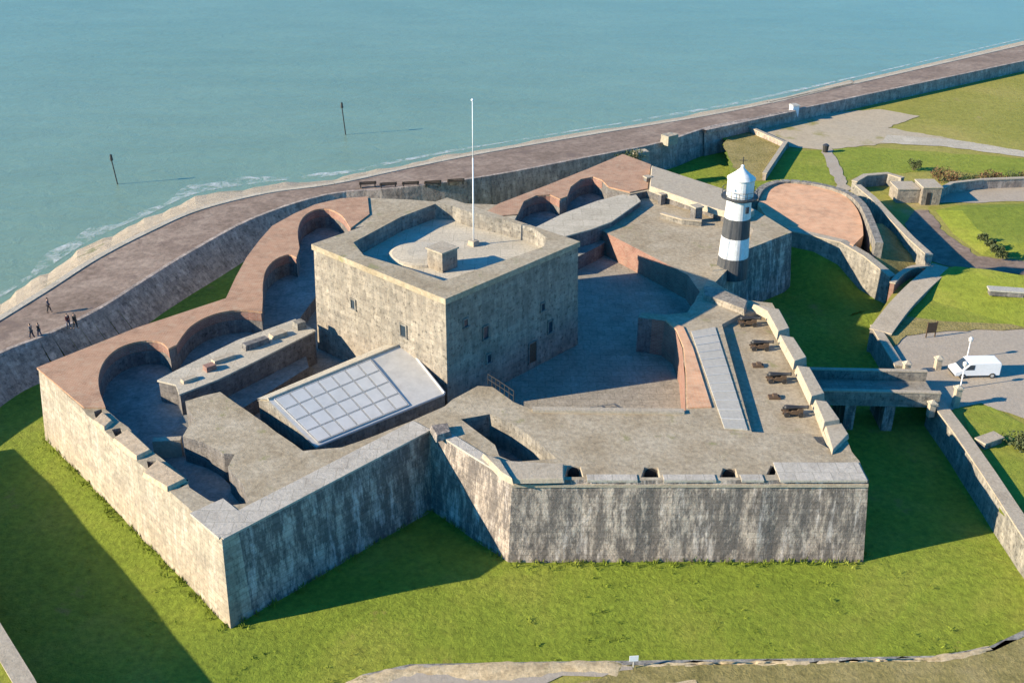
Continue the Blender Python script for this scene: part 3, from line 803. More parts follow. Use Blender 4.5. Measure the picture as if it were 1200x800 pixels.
# brick coping on the seaward parapet
bc_out = L([(45, 432), (160, 386), (266, 351), (277, 327), (290, 303), (305, 283), (320, 266), (345, 252), (370, 241), (400, 234), (430, 232)], ZT)
bc_in = [U(p.x, p.y, ZT) for p in [Vector((122, 478, 0))] + sp(bay1) + sp(bay2) + sp(bay3) + sp(bay4)]
lpb = ccw([Vector((p.x, p.y, 0)) for p in bc_out + [U(432, 252, ZT)] + list(reversed(bc_in)) + [U(100, 478, ZT)]])
lpb = offset(lpb, 0.10)
mb = MB(); mb.holed(lpb, [], ZT + 0.14); mb.skirt(lpb, ZT + 0.14, ZT - 0.05); mb.build('brick_coping', M['brickcap'], fort)
bc2 = L([(585, 240), (640, 219), (690, 199), (730, 182), (762, 194), (758, 222), (738, 226), (714, 220), (706, 212), (695, 208), (680, 211), (668, 220), (664, 231), (656, 234), (645, 229), (628, 230), (613, 237), (606, 252), (560, 256)], ZT)
lpb = offset(ccw(bc2), 0.08)
mb = MB(); mb.holed(lpb, [], ZT + 0.14); mb.skirt(lpb, ZT + 0.14, ZT - 0.05); mb.build('brick_coping', M['brickcap'], fort)
# brick lining below the copings (3 cm proud of the inner wall)
for chain in (bay1, bay2, bay3, bay4, bay5, bay6):
    pts_ = [U(p.x, p.y, ZT) for p in sp(chain)]
    ins = []
    for i, p in enumerate(pts_):
        d = pts_[min(i + 1, len(pts_) - 1)] - pts_[max(i - 1, 0)]; d.normalize()
        ins.append(p + Vector((d.y, -d.x, 0)) * 0.04)
    mb = MB(); n_ = len(ins)
    mb.add([Vector((p.x, p.y, ZT + .0)) for p in ins] + [Vector((p.x, p.y, ZT - 0.95)) for p in ins], [(i, n_ + i, n_ + i + 1, i + 1) for i in range(n_ - 1)])
    mb.build('brick_lining', M['redbrick'], fort)
red = L([(752, 367), (765, 374), (779, 376), (792, 386), (800, 408), (803, 440), (804, 480)], ZT)
mb = MB(); n_ = len(red); red = [p + Vector((-0.05, -0.02, 0)) for p in red]
mb.add([Vector((p.x, p.y, ZT)) for p in red] + [Vector((p.x, p.y, ZC)) for p in red], [(i, n_ + i, n_ + i + 1, i + 1) for i in range(n_ - 1)]); mb.build('brick_lining', M['redbrick'], fort)
mb = MB(); lp = offset(ccw(L([(779, 376), (801, 384), (812, 408), (834, 478), (805, 479), (804, 440), (801, 408), (792, 387)], ZT)), -0.02)
mb.prism(lp, ZT + 0.12, ZT - 0.05); mb.build('brick_coping', M['salmon'], fort)
# smooth stone coping along the outer edges
def band(px, wd, z, mat, name='coping', side=1):
    p = L(px, ZT)
    mb = MB()
    n_ = len(p); nr = []
    for i in range(n_):
        d = p[min(i + 1, n_ - 1)] - p[max(i - 1, 0)]; d.normalize(); nr.append(Vector((-d.y, d.x, 0)) * side)
    for i in range(n_ - 1):
        q = [p[i] - nr[i] * .10, p[i + 1] - nr[i + 1] * .10, p[i + 1] + nr[i + 1] * wd, p[i] + nr[i] * wd]
        mb.add([v + Vector((0, 0, -.12)) for v in q] + [v + Vector((0, 0, z)) for v in q], [(4, 5, 6, 7), (0, 1, 5, 4), (1, 2, 6, 5), (2, 3, 7, 6), (3, 0, 4, 7)])
    return mb.build(name, mat, fort)
band([(261, 631), (504, 503.5)], 2.0, 0.05, M['edge'])
band([(224, 601), (258, 630)], 2.6, 0.06, M['edge'])
band([(507, 504), (598, 561)], 0.8, 0.05, M['edge'])
band([(602, 562), (655, 562)], 0.9, 0.10, M['edge'])
band([(688, 562.5), (747, 562.5)], 0.7, 0.08, M['edge'])
band([(778, 562.5), (839, 562.5)], 0.7, 0.08, M['edge'])
band([(869, 562.5), (895, 562.5)], 0.7, 0.08, M['edge'])
band([(914, 562.5), (1016, 562.5)], 2.4, 0.07, M['edge'])
band([(624, 479.5), (801, 482)], 0.5, 0.22, M['coping'], 'kerb', side=-1)
# string course along the front face
a, b_ = U(602, 562, ZT), U(1016, 562, ZT)
for (p, q) in (((600, 562), (1018, 562)),):
    a, b_ = U(*p, ZT), U(*q, ZT); d = (b_ - a).normalized(); nn = Vector((d.y, -d.x, 0))
    mb = MB(); o = [a + nn * -.2, b_ + nn * -.2, b_ + nn * .16, a + nn * .16]
    mb.prism([Vector((v.x, v.y, 0)) for v in o], ZT - 0.35, ZT - 0.6); mb.build('string_course', M['coping'], fort)

# merlons
def merlon(px, z0, z1, mat, taper=0.12, name='merlon'):
    p = ccw(L(px, z1)); mb = MB(); mb.prism(p, z1, z0, taper)
    return mb.build(name, mat, fort, bevel=0.05)
for px in ([(883, 356), (913, 362), (925, 384), (912, 388), (899, 364)], [(914, 392), (930, 395), (945, 418), (931, 423)],
           [(934, 428), (949, 430), (966, 460), (951, 464)], [(955, 468), (969, 470), (984, 491), (966, 494)]):
    merlon(px, ZT - .05, ZT + 0.75, M['coping'])
merlon([(967, 497), (986, 495), (994, 508), (976, 527)], ZT - .05, ZT + 0.35, M['coping'])
merlon([(826, 335), (842, 337), (876, 352), (872, 362), (846, 352), (825, 345)], ZT - .05, ZT + 0.6, M['keep'])
merlon([(150, 502), (176, 526), (160, 534), (133, 513)], ZT - .05, ZT + 0.32, M['sandcap'])
merlon([(185, 538), (217, 560), (196, 570), (168, 553)], ZT - .05, ZT + 0.32, M['sandcap'])
merlon([(120, 482), (131, 492), (122, 500), (110, 492)], ZT - .05, ZT + 0.25, M['sandcap'])
merlon([(566, 531), (586, 538), (600, 560), (588, 553)], ZT - .05, ZT + 0.5, M['coping'])
merlon([(586, 539), (660, 543), (660, 560), (601, 561)], ZT - .05, ZT + 0.3, M['coping'])
merlon([(505, 498), (524, 495), (528, 505), (512, 510)], ZT - .05, ZT + 0.5, M['scarp'])
# thick west parapet
merlon([(764, 194), (850, 222), (884, 246), (872, 254), (824, 240), (762, 218)], ZT - .05, ZT + 0.7, M['coping'], name='parapet')
# grey flat roofed strip on the right bastion
mb = MB(); mb.prism(L([(810, 388), (838, 383), (876, 503), (849, 501)], ZT + .1), ZT + .1, ZT - .05); mb.build('roof_strip', M['leadgrey'], fort)
s0, s1, s2, s3 = L([(810, 388), (838, 383), (876, 503), (849, 501)], ZT + .1)
for k_ in range(1, 12):
    t_ = k_ / 12
    a, b_ = s0.lerp(s3, t_), s1.lerp(s2, t_); d = (s3 - s0).normalized() * .05
    mb = MB(); mb.prism([Vector((v.x, v.y, 0)) for v in (a - d, b_ - d, b_ + d, a + d)], ZT + .15, ZT + .08); mb.build('roof_seam', M['mullion'], fort)
# ---- traverses standing on the gun platforms
def traverse(px, z, z0, mat, topmat, label):
    t_ = empty('gun_traverse', label, 'traverse')
    topmat = M['concrete']
    p = ccw(L(px, z)); mb = MB(); mb.skirt(p, z, z0); mb.build('wall', mat, t_)
    mb = MB(); q = offset(p, .08); mb.prism(q, z + .16, z + .002); mb.build('top_slab', topmat, t_)
    return t_
TR1 = traverse([(186, 447), (205, 437), (280, 400), (346, 376), (369, 389), (300, 424), (255, 446), (211, 463), (207, 452)], 6.8, ZC - .1, M['shadestone'], M['coping'], 'long low traverse with pale flat top between the left gun bays and the hall')
def top_blocks(px, z, root):
    for k_, (x, y, sx, sy, sz, mt) in enumerate(px):
        p = U(x, y, z); mb = MB(); mb.box((p.x, p.y, z), (sx, sy, sz), R(42), .92); mb.build('top_block', M[mt], root)
top_blocks([(246, 433, 1.0, .8, .5, 'redbrick'), (262, 422, 2.2, .7, .35, 'coping'), (300, 405, 2.6, .8, .55, 'shadestone'), (326, 394, 1.6, .9, .4, 'coping'), (351, 384, 1.0, 1.0, .7, 'inner'), (222, 446, 1.4, .6, .3, 'coping')], 6.95, TR1)
traverse([(612, 276), (640, 262), (660, 252), (700, 237), (742, 226), (750, 237), (716, 261), (692, 270), (640, 284)], 6.9, ZC - .1, M['shadestone'], M['coping'], 'traverse with pale top, lengthened to the west platform to shade the courtyard')  # right end lengthened to keep sun out of the courtyard behind the keep
mb = MB()
for px in [(179, 515, 212, 513)]:
    a, b_ = U(px[0], px[1], 6.4), U(px[2], px[3], 6.4); d = (b_ - a).normalized(); nn = Vector((-d.y, d.x, 0)) * .3
    mb.prism([Vector((v.x, v.y, 0)) for v in (a - nn, b_ - nn, b_ + nn, a + nn)], 6.4, ZA - .05)
mb.build('cross_wall', M['coping'], fort)

# ------------------------------------------------------------------ keep
keep = empty('castle_keep', 'square stone keep with sunlit left face and flagpole roof', 'keep')
KZ, KR = 14.6, 13.0
k0 = [Vector((-6.39, 99.475, 0)) + Vector((math.cos(.0497 + q * math.pi / 2), math.sin(.0497 + q * math.pi / 2), 0)) * 12.728 for q in (2, 3, 0, 1)]   # left, front, right, back
KC = sum(k0, Vector()) / 4
kp = ccw(k0)
hole = L([(414, 284), (426, 299), (480, 315), (520, 329), (540, 322), (600, 302), (637, 289), (641, 279), (626, 268), (588, 257), (548, 248), (530, 241), (510, 239), (470, 254)], KZ)
hole = [Vector((p.x, p.y, 0)) for p in hole]
mb = MB(); mb.skirt(kp, KZ - .55, ZC - .2, 0.25); mb.build('wall', M['keep'], keep)
co = offset(kp, 0.14)
mb = MB(); mb.holed(co, [ccw(hole)], KZ); mb.skirt(co, KZ, KZ - .55)
mb.holed(co, [ccw(offset(ccw(co), -.6))], KZ - .55)
mb.build('parapet', M['top'], keep)
mb = MB(); mb.skirt(ccw(hole), KZ, KR - .05, 0, inward=True); mb.build('inner_parapet', M['inner'], keep)
ih = offset(ccw(hole), .3)
mb = MB(); mb.holed(ih, [], KR); mb.build('roof_deck', M['cream'], keep)
mb = MB(); c_ = U(492, 300, KR); mb.lathe((c_.x, c_.y, KR - .02), [(3.1, 0), (3.0, .28), (2.7, .4), (1.2, .5)], 40); mb.build('round_platform', M['cream'], keep)
# stair turret on the roof
tb = U(518, 318, KR)
mb = MB(); mb.box((tb.x, tb.y + 1.0, KR), (2.0, 2.0, 1.9), .0497 + math.pi / 4); st = mb.build('stair_turret', M['keep'], keep)
mb = MB(); mb.box((tb.x, tb.y + 1.0, KR + 1.902), (2.25, 2.25, .16), .0497 + math.pi / 4); mb.build('turret_roof', M['coping'], st)
# windows and door: (px,py) centre, width, height, face index pair
def opening(kind, px, py, wd, ht, fa, fb):
    a, b_ = k0[fa], k0[fb]
    d = (b_ - a).normalized(); nn = Vector((d.y, -d.x, 0))
    if nn.y > 0: nn = -nn
    # intersect pixel ray with the face plane
    ray = (px - 600) / F_PX * _rt + (400 - py) / F_PX * _up + _fw
    t_ = (a - CAMP).dot(nn) / ray.dot(nn); c = CAMP + ray * t_
    bt = 0.25 * (KZ - .55 - c.z) / 10
    c = c + nn * (bt + .05)
    def ring(h, w_, th, dp, out):
        mb = MB()
        for x0, x1, z0, z1 in ((-w_ / 2 - th, w_ / 2 + th, h / 2, h / 2 + th), (-w_ / 2 - th, -w_ / 2, -h / 2, h / 2), (w_ / 2, w_ / 2 + th, -h / 2, h / 2)):
            q = [c + d * x0 + nn * out, c + d * x1 + nn * out, c + d * x1 - nn * dp, c + d * x0 - nn * dp]
            mb.prism([Vector((v.x, v.y, 0)) for v in q], c.z + z1, c.z + z0)
        return mb
    mb = MB(); q = [c - d * wd / 2 + nn * -.02, c + d * wd / 2 + nn * -.02, c + d * wd / 2 - nn * .3, c - d * wd / 2 - nn * .3]
    mb.prism([Vector((v.x, v.y, 0)) for v in q], c.z + ht / 2, c.z - ht / 2)
    o = mb.build(kind, M['wood'] if kind == 'door' else M['glass'], keep)
    ring(ht, wd, .13, .3, .05).build('frame', M['inner'], o)
    if kind == 'window':
        mb = MB(); q = [c - d * (wd / 2 + .2) + nn * .12, c + d * (wd / 2 + .2) + nn * .12, c + d * (wd / 2 + .2) - nn * .3, c - d * (wd / 2 + .2) - nn * .3]
        mb.prism([Vector((v.x, v.y, 0)) for v in q], c.z - ht / 2, c.z - ht / 2 - .12); mb.build('sill', M['inner'], o)
for px, py, wd, ht in ((415, 356, .55, .9), (474, 387, .7, 1.1)): opening('window', px, py, wd, ht, 0, 1)
for px, py, wd, ht in ((643, 382, .55, 1.2), (635, 359, .45, .7), (568, 389, .6, 1.2), (571, 419, .45, .8), (545, 378, .45, .7)): opening('window', px, py, wd, ht, 1, 2)
opening('door', 622, 412, 1.0, 2.1, 1, 2)
# flagpole
fb = U(555, 287, KR)
fp = empty('flagpole', 'tall white flagpole rising from the keep roof', 'flagpole', loc=(fb.x, fb.y, KR))
ztop = Zat(fb, 119)
mb = MB(); mb.tube((fb.x, fb.y, KR), (fb.x, fb.y, KR + (ztop - KR) * .62), .075, .065, 10); mb.tube((fb.x, fb.y, KR + (ztop - KR) * .6), (fb.x, fb.y, ztop), .05, .035, 10); mb.build('pole', M['white'], fp, True)
mb = MB(); mb.lathe((fb.x, fb.y, ztop), [(.05, 0), (.14, .08), (.14, .18), (.04, .26)], 10); mb.build('finial', M['white'], fp, True)
mb = MB(); mb.box((fb.x, fb.y, KR), (.9, .9, .5), .8, .8); mb.build('base', M['coping'], fp)

# ------------------------------------------------------------------ hall with glazed roof
hall = empty('hall', 'low hall with pale glazed pitched roof against the keep', 'building')
RZ, EZ, FZ = 7.9, 6.2, 6.9
r0, r1 = U(314, 468, RZ), U(474, 402, RZ)
e0_, e1_ = U(370, 523, EZ), U(521, 461, EZ)
f0_, f1_ = U(301, 467, 7.3), U(463, 399, 7.3)
mb = MB(); mb.add([r0, r1, e1_, e0_], [(3, 2, 1, 0)]); mb.add([p - Vector((0, 0, .2)) for p in (r0, r1, e1_, e0_)], [(0, 1, 2, 3)])
mb.add([e0_, e1_, e1_ - Vector((0, 0, .2)), e0_ - Vector((0, 0, .2))], [(3, 2, 1, 0)])
mb.build('near_roof_slope', M['whiteroof'], hall)
mb = MB(); mb.add([r0, r1, f1_, f0_], [(0, 1, 2, 3)]); mb.add([p - Vector((0, 0, .2)) for p in (r0, r1, f1_, f0_)], [(3, 2, 1, 0)])
mb.build('far_roof_slope', M['concrete'], hall)
mb = MB()
g0 = [Vector(p) for p in (e0_, r0, f0_)]
def drop(p, z): return Vector((p.x, p.y, z))
ins = Vector(((r1 - r0).normalized())) * .15
gp_ = [p + ins - Vector((0, 0, .2)) for p in (e0_, r0, f0_)] + [drop(f0_ + ins, ZC), drop(e0_ + ins, ZC)]
mb.add(gp_, [(4, 3, 2, 1, 0)])
mb.add([e0_ + ins - Vector((0, 0, .2)), e1_ - Vector((0, 0, .2)), drop(e1_, ZC), drop(e0_ + ins, ZC)], [(3, 2, 1, 0)])
mb.add([f0_ + ins - Vector((0, 0, .2)), f1_ - Vector((0, 0, .2)), drop(f1_, ZC), drop(f0_ + ins, ZC)], [(0, 1, 2, 3)])
mb.build('wall', M['inner'], hall)
nrm = (r1 - r0).cross(e0_ - r0).normalized()
if nrm.z < 0: nrm = -nrm
def onroof(s_, t_, h): return r0.lerp(r1, s_).lerp(e0_.lerp(e1_, s_), t_) + nrm * h
SA, SB, TA, TB, NC, NR = 0.03, 0.72, 0.04, 0.96, 7, 4
for i in range(NC):
    for j in range(NR):
        s0_, s1_ = SA + (SB - SA) * i / NC + .006, SA + (SB - SA) * (i + 1) / NC - .006
        t0_, t1_ = TA + (TB - TA) * j / NR + .012, TA + (TB - TA) * (j + 1) / NR - .012
        q = [onroof(s0_, t0_, .02), onroof(s1_, t0_, .02), onroof(s1_, t1_, .02), onroof(s0_, t1_, .02)]
        u = [p + nrm * .06 for p in q]
        mb = MB(); mb.add(q + u, [(7, 6, 5, 4), (0, 4, 5, 1), (1, 5, 6, 2), (2, 6, 7, 3), (3, 7, 4, 0)]); mb.build('roof_pane', M['pane'], hall)
mb = MB()
def bar(a, b_, r_=.06): mb.tube(a, b_, r_, n=4)
for i in range(NC + 1): s_ = SA + (SB - SA) * i / NC; bar(onroof(s_, TA, .05), onroof(s_, TB, .05), .04)
for j in range(NR + 1): t_ = TA + (TB - TA) * j / NR; bar(onroof(SA, t_, .05), onroof(SB, t_, .05), .04)
mb.build('glazing_bar', M['mullion'], hall)
mb = MB(); mb.tube(r0 + Vector((0, 0, .03)), r1 + Vector((0, 0, .03)), .13, n=8); mb.build('ridge', M['concrete'], hall)
mb = MB(); mb.tube(r1 + nrm * .05, e1_ + nrm * .05, .12, n=6); mb.build('flashing', M['mullion'], hall)
mb = MB(); mb.tube(e0_ + Vector((0, 0, -.05)), e1_ + Vector((0, 0, -.05)), .1, n=6); mb.build('gutter', M['mullion'], hall)

# ------------------------------------------------------------------ lighthouse
lb = U(857, 322, ZW - .3)
lh = empty('lighthouse', 'small black and white banded lighthouse on the fort wall', 'lighthouse', loc=(lb.x, lb.y, ZW - .4))
LZ = [ZW - .4] + [Zat(lb, y) for y in (299, 276, 254, 231)]
def rad(z): return 1.72 - .03 * (z - LZ[0]) * 1.6
for i, mt in enumerate(('black', 'white', 'black', 'white')):
    mb = MB(); mb.lathe((lb.x, lb.y, 0), [(rad(LZ[i]), LZ[i]), (rad(LZ[i + 1]), LZ[i + 1])], 32); mb.build('tower_band', M['lh' + mt], lh, False)
zg = LZ[4]
mb = MB(); mb.lathe((lb.x, lb.y, zg), [(1.35, -.25), (1.9, .0), (1.95, .02), (1.95, .16), (1.3, .17)], 32); mb.build('gallery', M['black'], lh)
mb = MB()
for k_ in range(14):
    a_ = 2 * math.pi * k_ / 14
    mb.tube((lb.x + 1.86 * math.cos(a_), lb.y + 1.86 * math.sin(a_), zg + .15), (lb.x + 1.86 * math.cos(a_), lb.y + 1.86 * math.sin(a_), zg + .95), .03, n=5)
for h_ in (.5, .95):
    for k_ in range(28):
        a_, b2 = 2 * math.pi * k_ / 28, 2 * math.pi * (k_ + 1) / 28
        mb.tube((lb.x + 1.86 * math.cos(a_), lb.y + 1.86 * math.sin(a_), zg + h_), (lb.x + 1.86 * math.cos(b2), lb.y + 1.86 * math.sin(b2), zg + h_), .025, n=5)
mb.build('railing', M['black'], lh)
zl = Zat(lb, 209)
mb = MB(); mb.lathe((lb.x, lb.y, 0), [(1.42, zg + .17), (1.42, zl)], 32); lan = mb.build('lantern_room', M['lhwhite'], lh)
zd = Zat(lb, 196)
mb = MB(); mb.lathe((lb.x, lb.y, 0), [(1.5, zl - .05), (1.5, zl + .08), (.85, zl + (zd - zl) * .45), (.3, zl + (zd - zl) * .85), (.16, zd), (.2, zd + .15), (.05, zd + .3)], 32); mb.build('dome', M['lhwhite'], lh, True)
mb = MB(); mb.tube((lb.x, lb.y, zd + .3), (lb.x, lb.y, Zat(lb, 184)), .05, n=6); mb.tube((lb.x - .45, lb.y, zd + .75), (lb.x + .45, lb.y, zd + .75), .04, n=5); mb.build('weather_vane', M['iron'], lh)
for a_ in (R(-25), R(65), R(200)):
    d = Vector((math.cos(a_), math.sin(a_), 0)); c = lb + d * 1.4
    mb = MB(); mb.box((c.x, c.y, zg + .75), (.25, .8, .95), a_); mb.build('window', M['glass'], lan)
a_ = R(-60); d = Vector((math.cos(a_), math.sin(a_), 0)); c = lb + d * rad(LZ[3]); zz = (LZ[3] + LZ[4]) / 2
mb = MB(); mb.box((c.x, c.y, zz - .3), (.18, .4, .7), a_); mb.build('window', M['glass'], lh)

# ------------------------------------------------------------------ bridge over the moat
br = empty('moat_bridge', 'blue shaded footbridge crossing the moat from the right bastion to the gravel road', 'bridge')
bz = 3.2
b0, b1 = U(950, 455, bz), U(1092, 458, bz)
d = (b1 - b0).normalized(); nn = Vector((-d.y, d.x, 0)); hw_ = 1.9; LB = (b1 - b0).length
def bq(mb, x0, x1, y0, y1, z0, z1):
    q = [b0 + d * x0 + nn * y0, b0 + d * x1 + nn * y0, b0 + d * x1 + nn * y1, b0 + d * x0 + nn * y1]
    return mb.prism([Vector((v.x, v.y, 0)) for v in q], z1, z0)
mb = MB(); bq(mb, 0, LB, -hw_, hw_, bz - .35, bz); mb.build('deck', M['yard'], br)
for s_ in (-1, 1):
    mb = MB(); y = s_ * (hw_ + .17); bq(mb, 0, LB, y - .15, y + .15, bz - .5, bz + .95); mb.build('parapet', M['inner'], br)
    mb = MB(); bq(mb, 0, LB, y - .22, y + .22, bz + .953, bz + 1.08); mb.build('coping', M['coping'], br)
for x in (LB * .3, LB * .62): mb = MB(); bq(mb, x - .5, x + .5, -hw_ - .1, hw_ + .1, -.4, bz - .353); mb.build('pier', M['scarp'], br)

# ------------------------------------------------------------------ cannons on the right bastion
def cannon(label, loc, rz, first=[None]):
    if first[0] is None:
        t = empty('cannon', label, 'cannon', 'cannons on the right bastion')
        mb = MB(); prof = [(-1.35, .05), (-1.28, .12), (-1.2, .06), (-1.12, .27), (-.9, .27), (-.3, .24), (.0, .2), (1.15, .15), (1.2, .2), (1.32, .19), (1.34, .1)]
        n_ = 14; pts = []
        for x, r_ in prof:
            for k_ in range(n_): q = 2 * math.pi * k_ / n_; pts.append((x, r_ * math.cos(q), .92 + r_ * math.sin(q) + x * .03))
        mb.add(pts, [(j * n_ + k_, (j + 1) * n_ + k_, (j + 1) * n_ + (k_ + 1) % n_, j * n_ + (k_ + 1) % n_) for j in range(len(prof) - 1) for k_ in range(n_)] + [tuple(range(n_)), tuple((len(prof) - 1) * n_ + k_ for k_ in range(n_ - 1, -1, -1))])
        mb.build('barrel', M['iron'], t, True)
        mb = MB()
        for s_ in (-1, 1):
            pr = [(-1.35, .28), (.75, .28), (.75, .9), (.25, .9), (.1, .72), (-.35, .72), (-.5, .56), (-.85, .56), (-1.0, .44), (-1.35, .44)]
            y0, y1 = s_ * .28, s_ * .42; k_ = len(pr)
            mb.add([(x, y0, z) for x, z in pr] + [(x, y1, z) for x, z in pr], [tuple(range(k_)), tuple(range(2 * k_ - 1, k_ - 1, -1))] + [(i, (i + 1) % k_, k_ + (i + 1) % k_, k_ + i) for i in range(k_)])
        mb.box((-.3, 0, .28), (1.7, .56, .14)); mb.build('carriage', M['wood'], t)
        for x in (-.95, .5):
            for s_ in (-1, 1): mb = MB(); mb.tube((x, s_ * .44, .26), (x, s_ * .58, .26), .26, n=14); mb.build('wheel', M['iron'], t)
        first[0] = t
    else:
        t = copy_tree(first[0]); t['label'] = label
    t.location = loc; t.rotation_euler = (0, 0, rz); t.scale = (.82, .82, .82)
edge = (U(973, 526, ZT) - U(912, 390, ZT)); edge.z = 0; edge.normalize()
fd = Vector((-edge.y, edge.x, 0)); fd = fd if fd.x > 0 else -fd
face = math.atan2(fd.y, fd.x)
for lab, px, py in (('iron cannon nearest the front corner of the right bastion', 931, 486), ('iron cannon second from the front on the right bastion', 912, 447), ('iron cannon third from the front on the right bastion', 892, 409), ('iron cannon farthest from the front, below the pale corner parapet', 878, 381)):
    cannon(lab, U(px, py, ZR + .004), face)
def chock(px, py, label):
    p = U(px, py, ZR); t = MB(); t.box((p.x, p.y, ZR), (1.0, .7, .18), face); t.box((p.x + .1, p.y + .05, ZR + .181), (.5, .6, .14), face, .8)
    tag(t.build('timber_block', M['wood'], None, bevel=.02), label, 'timber block', 'timber blocks on the right bastion')
chock(907, 466, 'brown timber block on the gravel between the two front cannons'); chock(888, 429, 'brown timber block on the gravel between the second and third cannons')

# ------------------------------------------------------------------ people on the promenade
def skin_mesh(verts, edges, radii, root=0, sub=1):
    me = bpy.data.meshes.new('tmp'); me.from_pydata(verts, edges, [])
    o = bpy.data.objects.new('tmp', me); COL.objects.link(o)
    m_ = o.modifiers.new('s', 'SKIN'); m_.use_smooth_shade = True
    for i, r_ in enumerate(radii):
        r_ = r_ if isinstance(r_, tuple) else (r_, r_)
        me.skin_vertices[0].data[i].radius = r_
    me.skin_vertices[0].data[root].use_root = True
    s_ = o.modifiers.new('u', 'SUBSURF'); s_.levels = sub; s_.render_levels = sub
    dg = bpy.context.evaluated_depsgraph_get()
    r_ = bpy.data.meshes.new_from_object(o.evaluated_get(dg))
    bpy.data.objects.remove(o)
    return r_
def join_meshes(ms, name):
    bm = bmesh.new()
    for m_ in ms: bm.from_mesh(m_)
    out = bpy.data.meshes.new(name); bm.to_mesh(out); bm.free()
    for p in out.polygons: p.use_smooth = True
    return out
def person(label, loc, rz, stride, coat, legs, lean=0.0, ht=1.72):
    t = empty('person', label, 'person', 'people on the promenade', loc)
    t.rotation_euler = (0, 0, rz); t.scale = (ht / 1.72,) * 3
    s = stride
    V = [(0, 0, .92), (0, .01, 1.12), (0, .0, 1.38), (0, -.01, 1.5), (0, -.03, 1.56), (0, -.03, 1.64), (0, -.02, 1.70),
         (.10, 0, .88), (.10, -s * .5, .48), (.10, -s * .8, .09), (.10, -s * .8 - .16, .04), (-.10, 0, .88), (-.10, s * .35, .48), (-.10, s, .09), (-.10, s - .16, .04),
         (.20, 0, 1.41), (.25, s * .35, 1.14), (.24, s * .3 - .1, .90), (-.20, 0, 1.41), (-.25, -s * .35, 1.14), (-.24, -s * .4 - .1, .90)]
    E_ = [(0, 1), (1, 2), (2, 3), (3, 4), (4, 5), (5, 6), (0, 7), (7, 8), (8, 9), (9, 10), (0, 11), (11, 12), (12, 13), (13, 14), (2, 15), (15, 16), (16, 17), (2, 18), (18, 19), (19, 20)]
    Rr = [(.13, .10), (.125, .09), (.15, .10), .055, .075, .095, .07, .085, .06, .045, .04, .085, .06, .045, .04, .06, .045, .032, .06, .045, .032]
    ms = [skin_mesh(V, E_, Rr)]
    for hx, hy, sg in ((.24, s * .3 - .1, 1), (-.24, -s * .4 - .1, -1)):
        hv = [(hx, hy, .9), (hx, hy - .02, .82)]; he = [(0, 1)]; hr = [(.03, .02), (.042, .018)]
        for k_, ln_ in enumerate((.065, .08, .075, .06)):
            o_ = len(hv); y = hy - .05 + .022 * k_
            hv += [(hx, y, .80), (hx - sg * .008, y - .004, .80 - ln_ * .55), (hx - sg * .022, y - .006, .80 - ln_)]; he += [(1, o_), (o_, o_ + 1), (o_ + 1, o_ + 2)]; hr += [.0095, .009, .0075]
        o_ = len(hv); hv += [(hx - sg * .01, hy - .055, .85), (hx - sg * .02, hy - .075, .81)]; he += [(1, o_), (o_, o_ + 1)]; hr += [.012, .009]
        ms.append(skin_mesh(hv, he, hr))
    nose = MB(); nose.lathe((0, -.122, 1.625), [(.018, -.02), (.014, .01), (.006, .03)], 6)
    nm = bpy.data.meshes.new('n'); nm.from_pydata(nose.v, [], nose.f); ms.append(nm)
    for ex in (-.035, .035):
        ev = MB(); ev.lathe((ex, -.112, 1.645), [(.004, -.012), (.013, 0), (.004, .012)], 6); em = bpy.data.meshes.new('e'); em.from_pydata(ev.v, [], ev.f); ms.append(em)
    bme = join_meshes(ms, 'body'); bme.materials.append(M['skin'])
    def part(nm_, me, mt):
        o = bpy.data.objects.new(nm_, me); me.materials.clear(); me.materials.append(mt); COL.objects.link(o); o.parent = t; return o
    part('body', bme, M['skin'])
    idx = [0, 1, 2, 15, 16, 18, 19]; mp = {a: i for i, a in enumerate(idx)}
    jv = [V[i] for i in idx] + [(.243, s * .31 - .075, .95), (-.243, -s * .39 - .075, .95), (0, 0, .80), (0, -.005, 1.46)]
    je = [(mp[0], mp[1]), (mp[1], mp[2]), (mp[2], mp[15]), (mp[15], mp[16]), (mp[2], mp[18]), (mp[18], mp[19]), (mp[16], 7), (mp[19], 8), (mp[0], 9), (mp[2], 10)]
    jr = [(.16, .13), (.15, .115), (.175, .125), .08, .066, .08, .066, .055, .055, (.165, .135), .075]
    me = skin_mesh(jv, je, jr); part('jacket', me, coat)
    tv = [V[0], V[7], V[8], (V[9][0], V[9][1], .12), V[11], V[12], (V[13][0], V[13][1], .12)]
    me = skin_mesh(tv, [(0, 1), (1, 2), (2, 3), (0, 4), (4, 5), (5, 6)], [(.15, .12), .105, .08, .066, .105, .08, .066]); part('trousers', me, legs)
    for me in [skin_mesh([(x, y + .05, .055), (x, y - .1, .05), (x, y - .19, .04)], [(0, 1), (1, 2)], [.055, .052, .04]) for x, y in ((V[9][0], V[9][1]), (V[13][0], V[13][1]))]:
        part('shoe', me, M['rubber'])
    me = skin_mesh([(0, .02, 1.58), (0, .015, 1.68), (0, -.02, 1.745)], [(0, 1), (1, 2)], [.085, .1, .075]); part('hair', me, M['hair'])
    return t
cl = {'navy': plain('navy_cloth', (.02, .025, .05), .85), 'black': plain('black_cloth', (.02, .02, .022), .85), 'maroon': plain('maroon_cloth', (.09, .025, .03), .85), 'grey': plain('grey_cloth', (.12, .12, .13), .85), 'denim': plain('denim_cloth', (.05, .07, .12), .85)}
pz = prom_z
def pground(px, py):
    p = U(px, py, 3.7); z = prom_z(p); p = U(px, py, z); return Vector((p.x, p.y, prom_z(p)))
person('person in navy coat walking alone on the outer promenade', pground(58, 366), R(100), .22, cl['navy'], cl['black'])
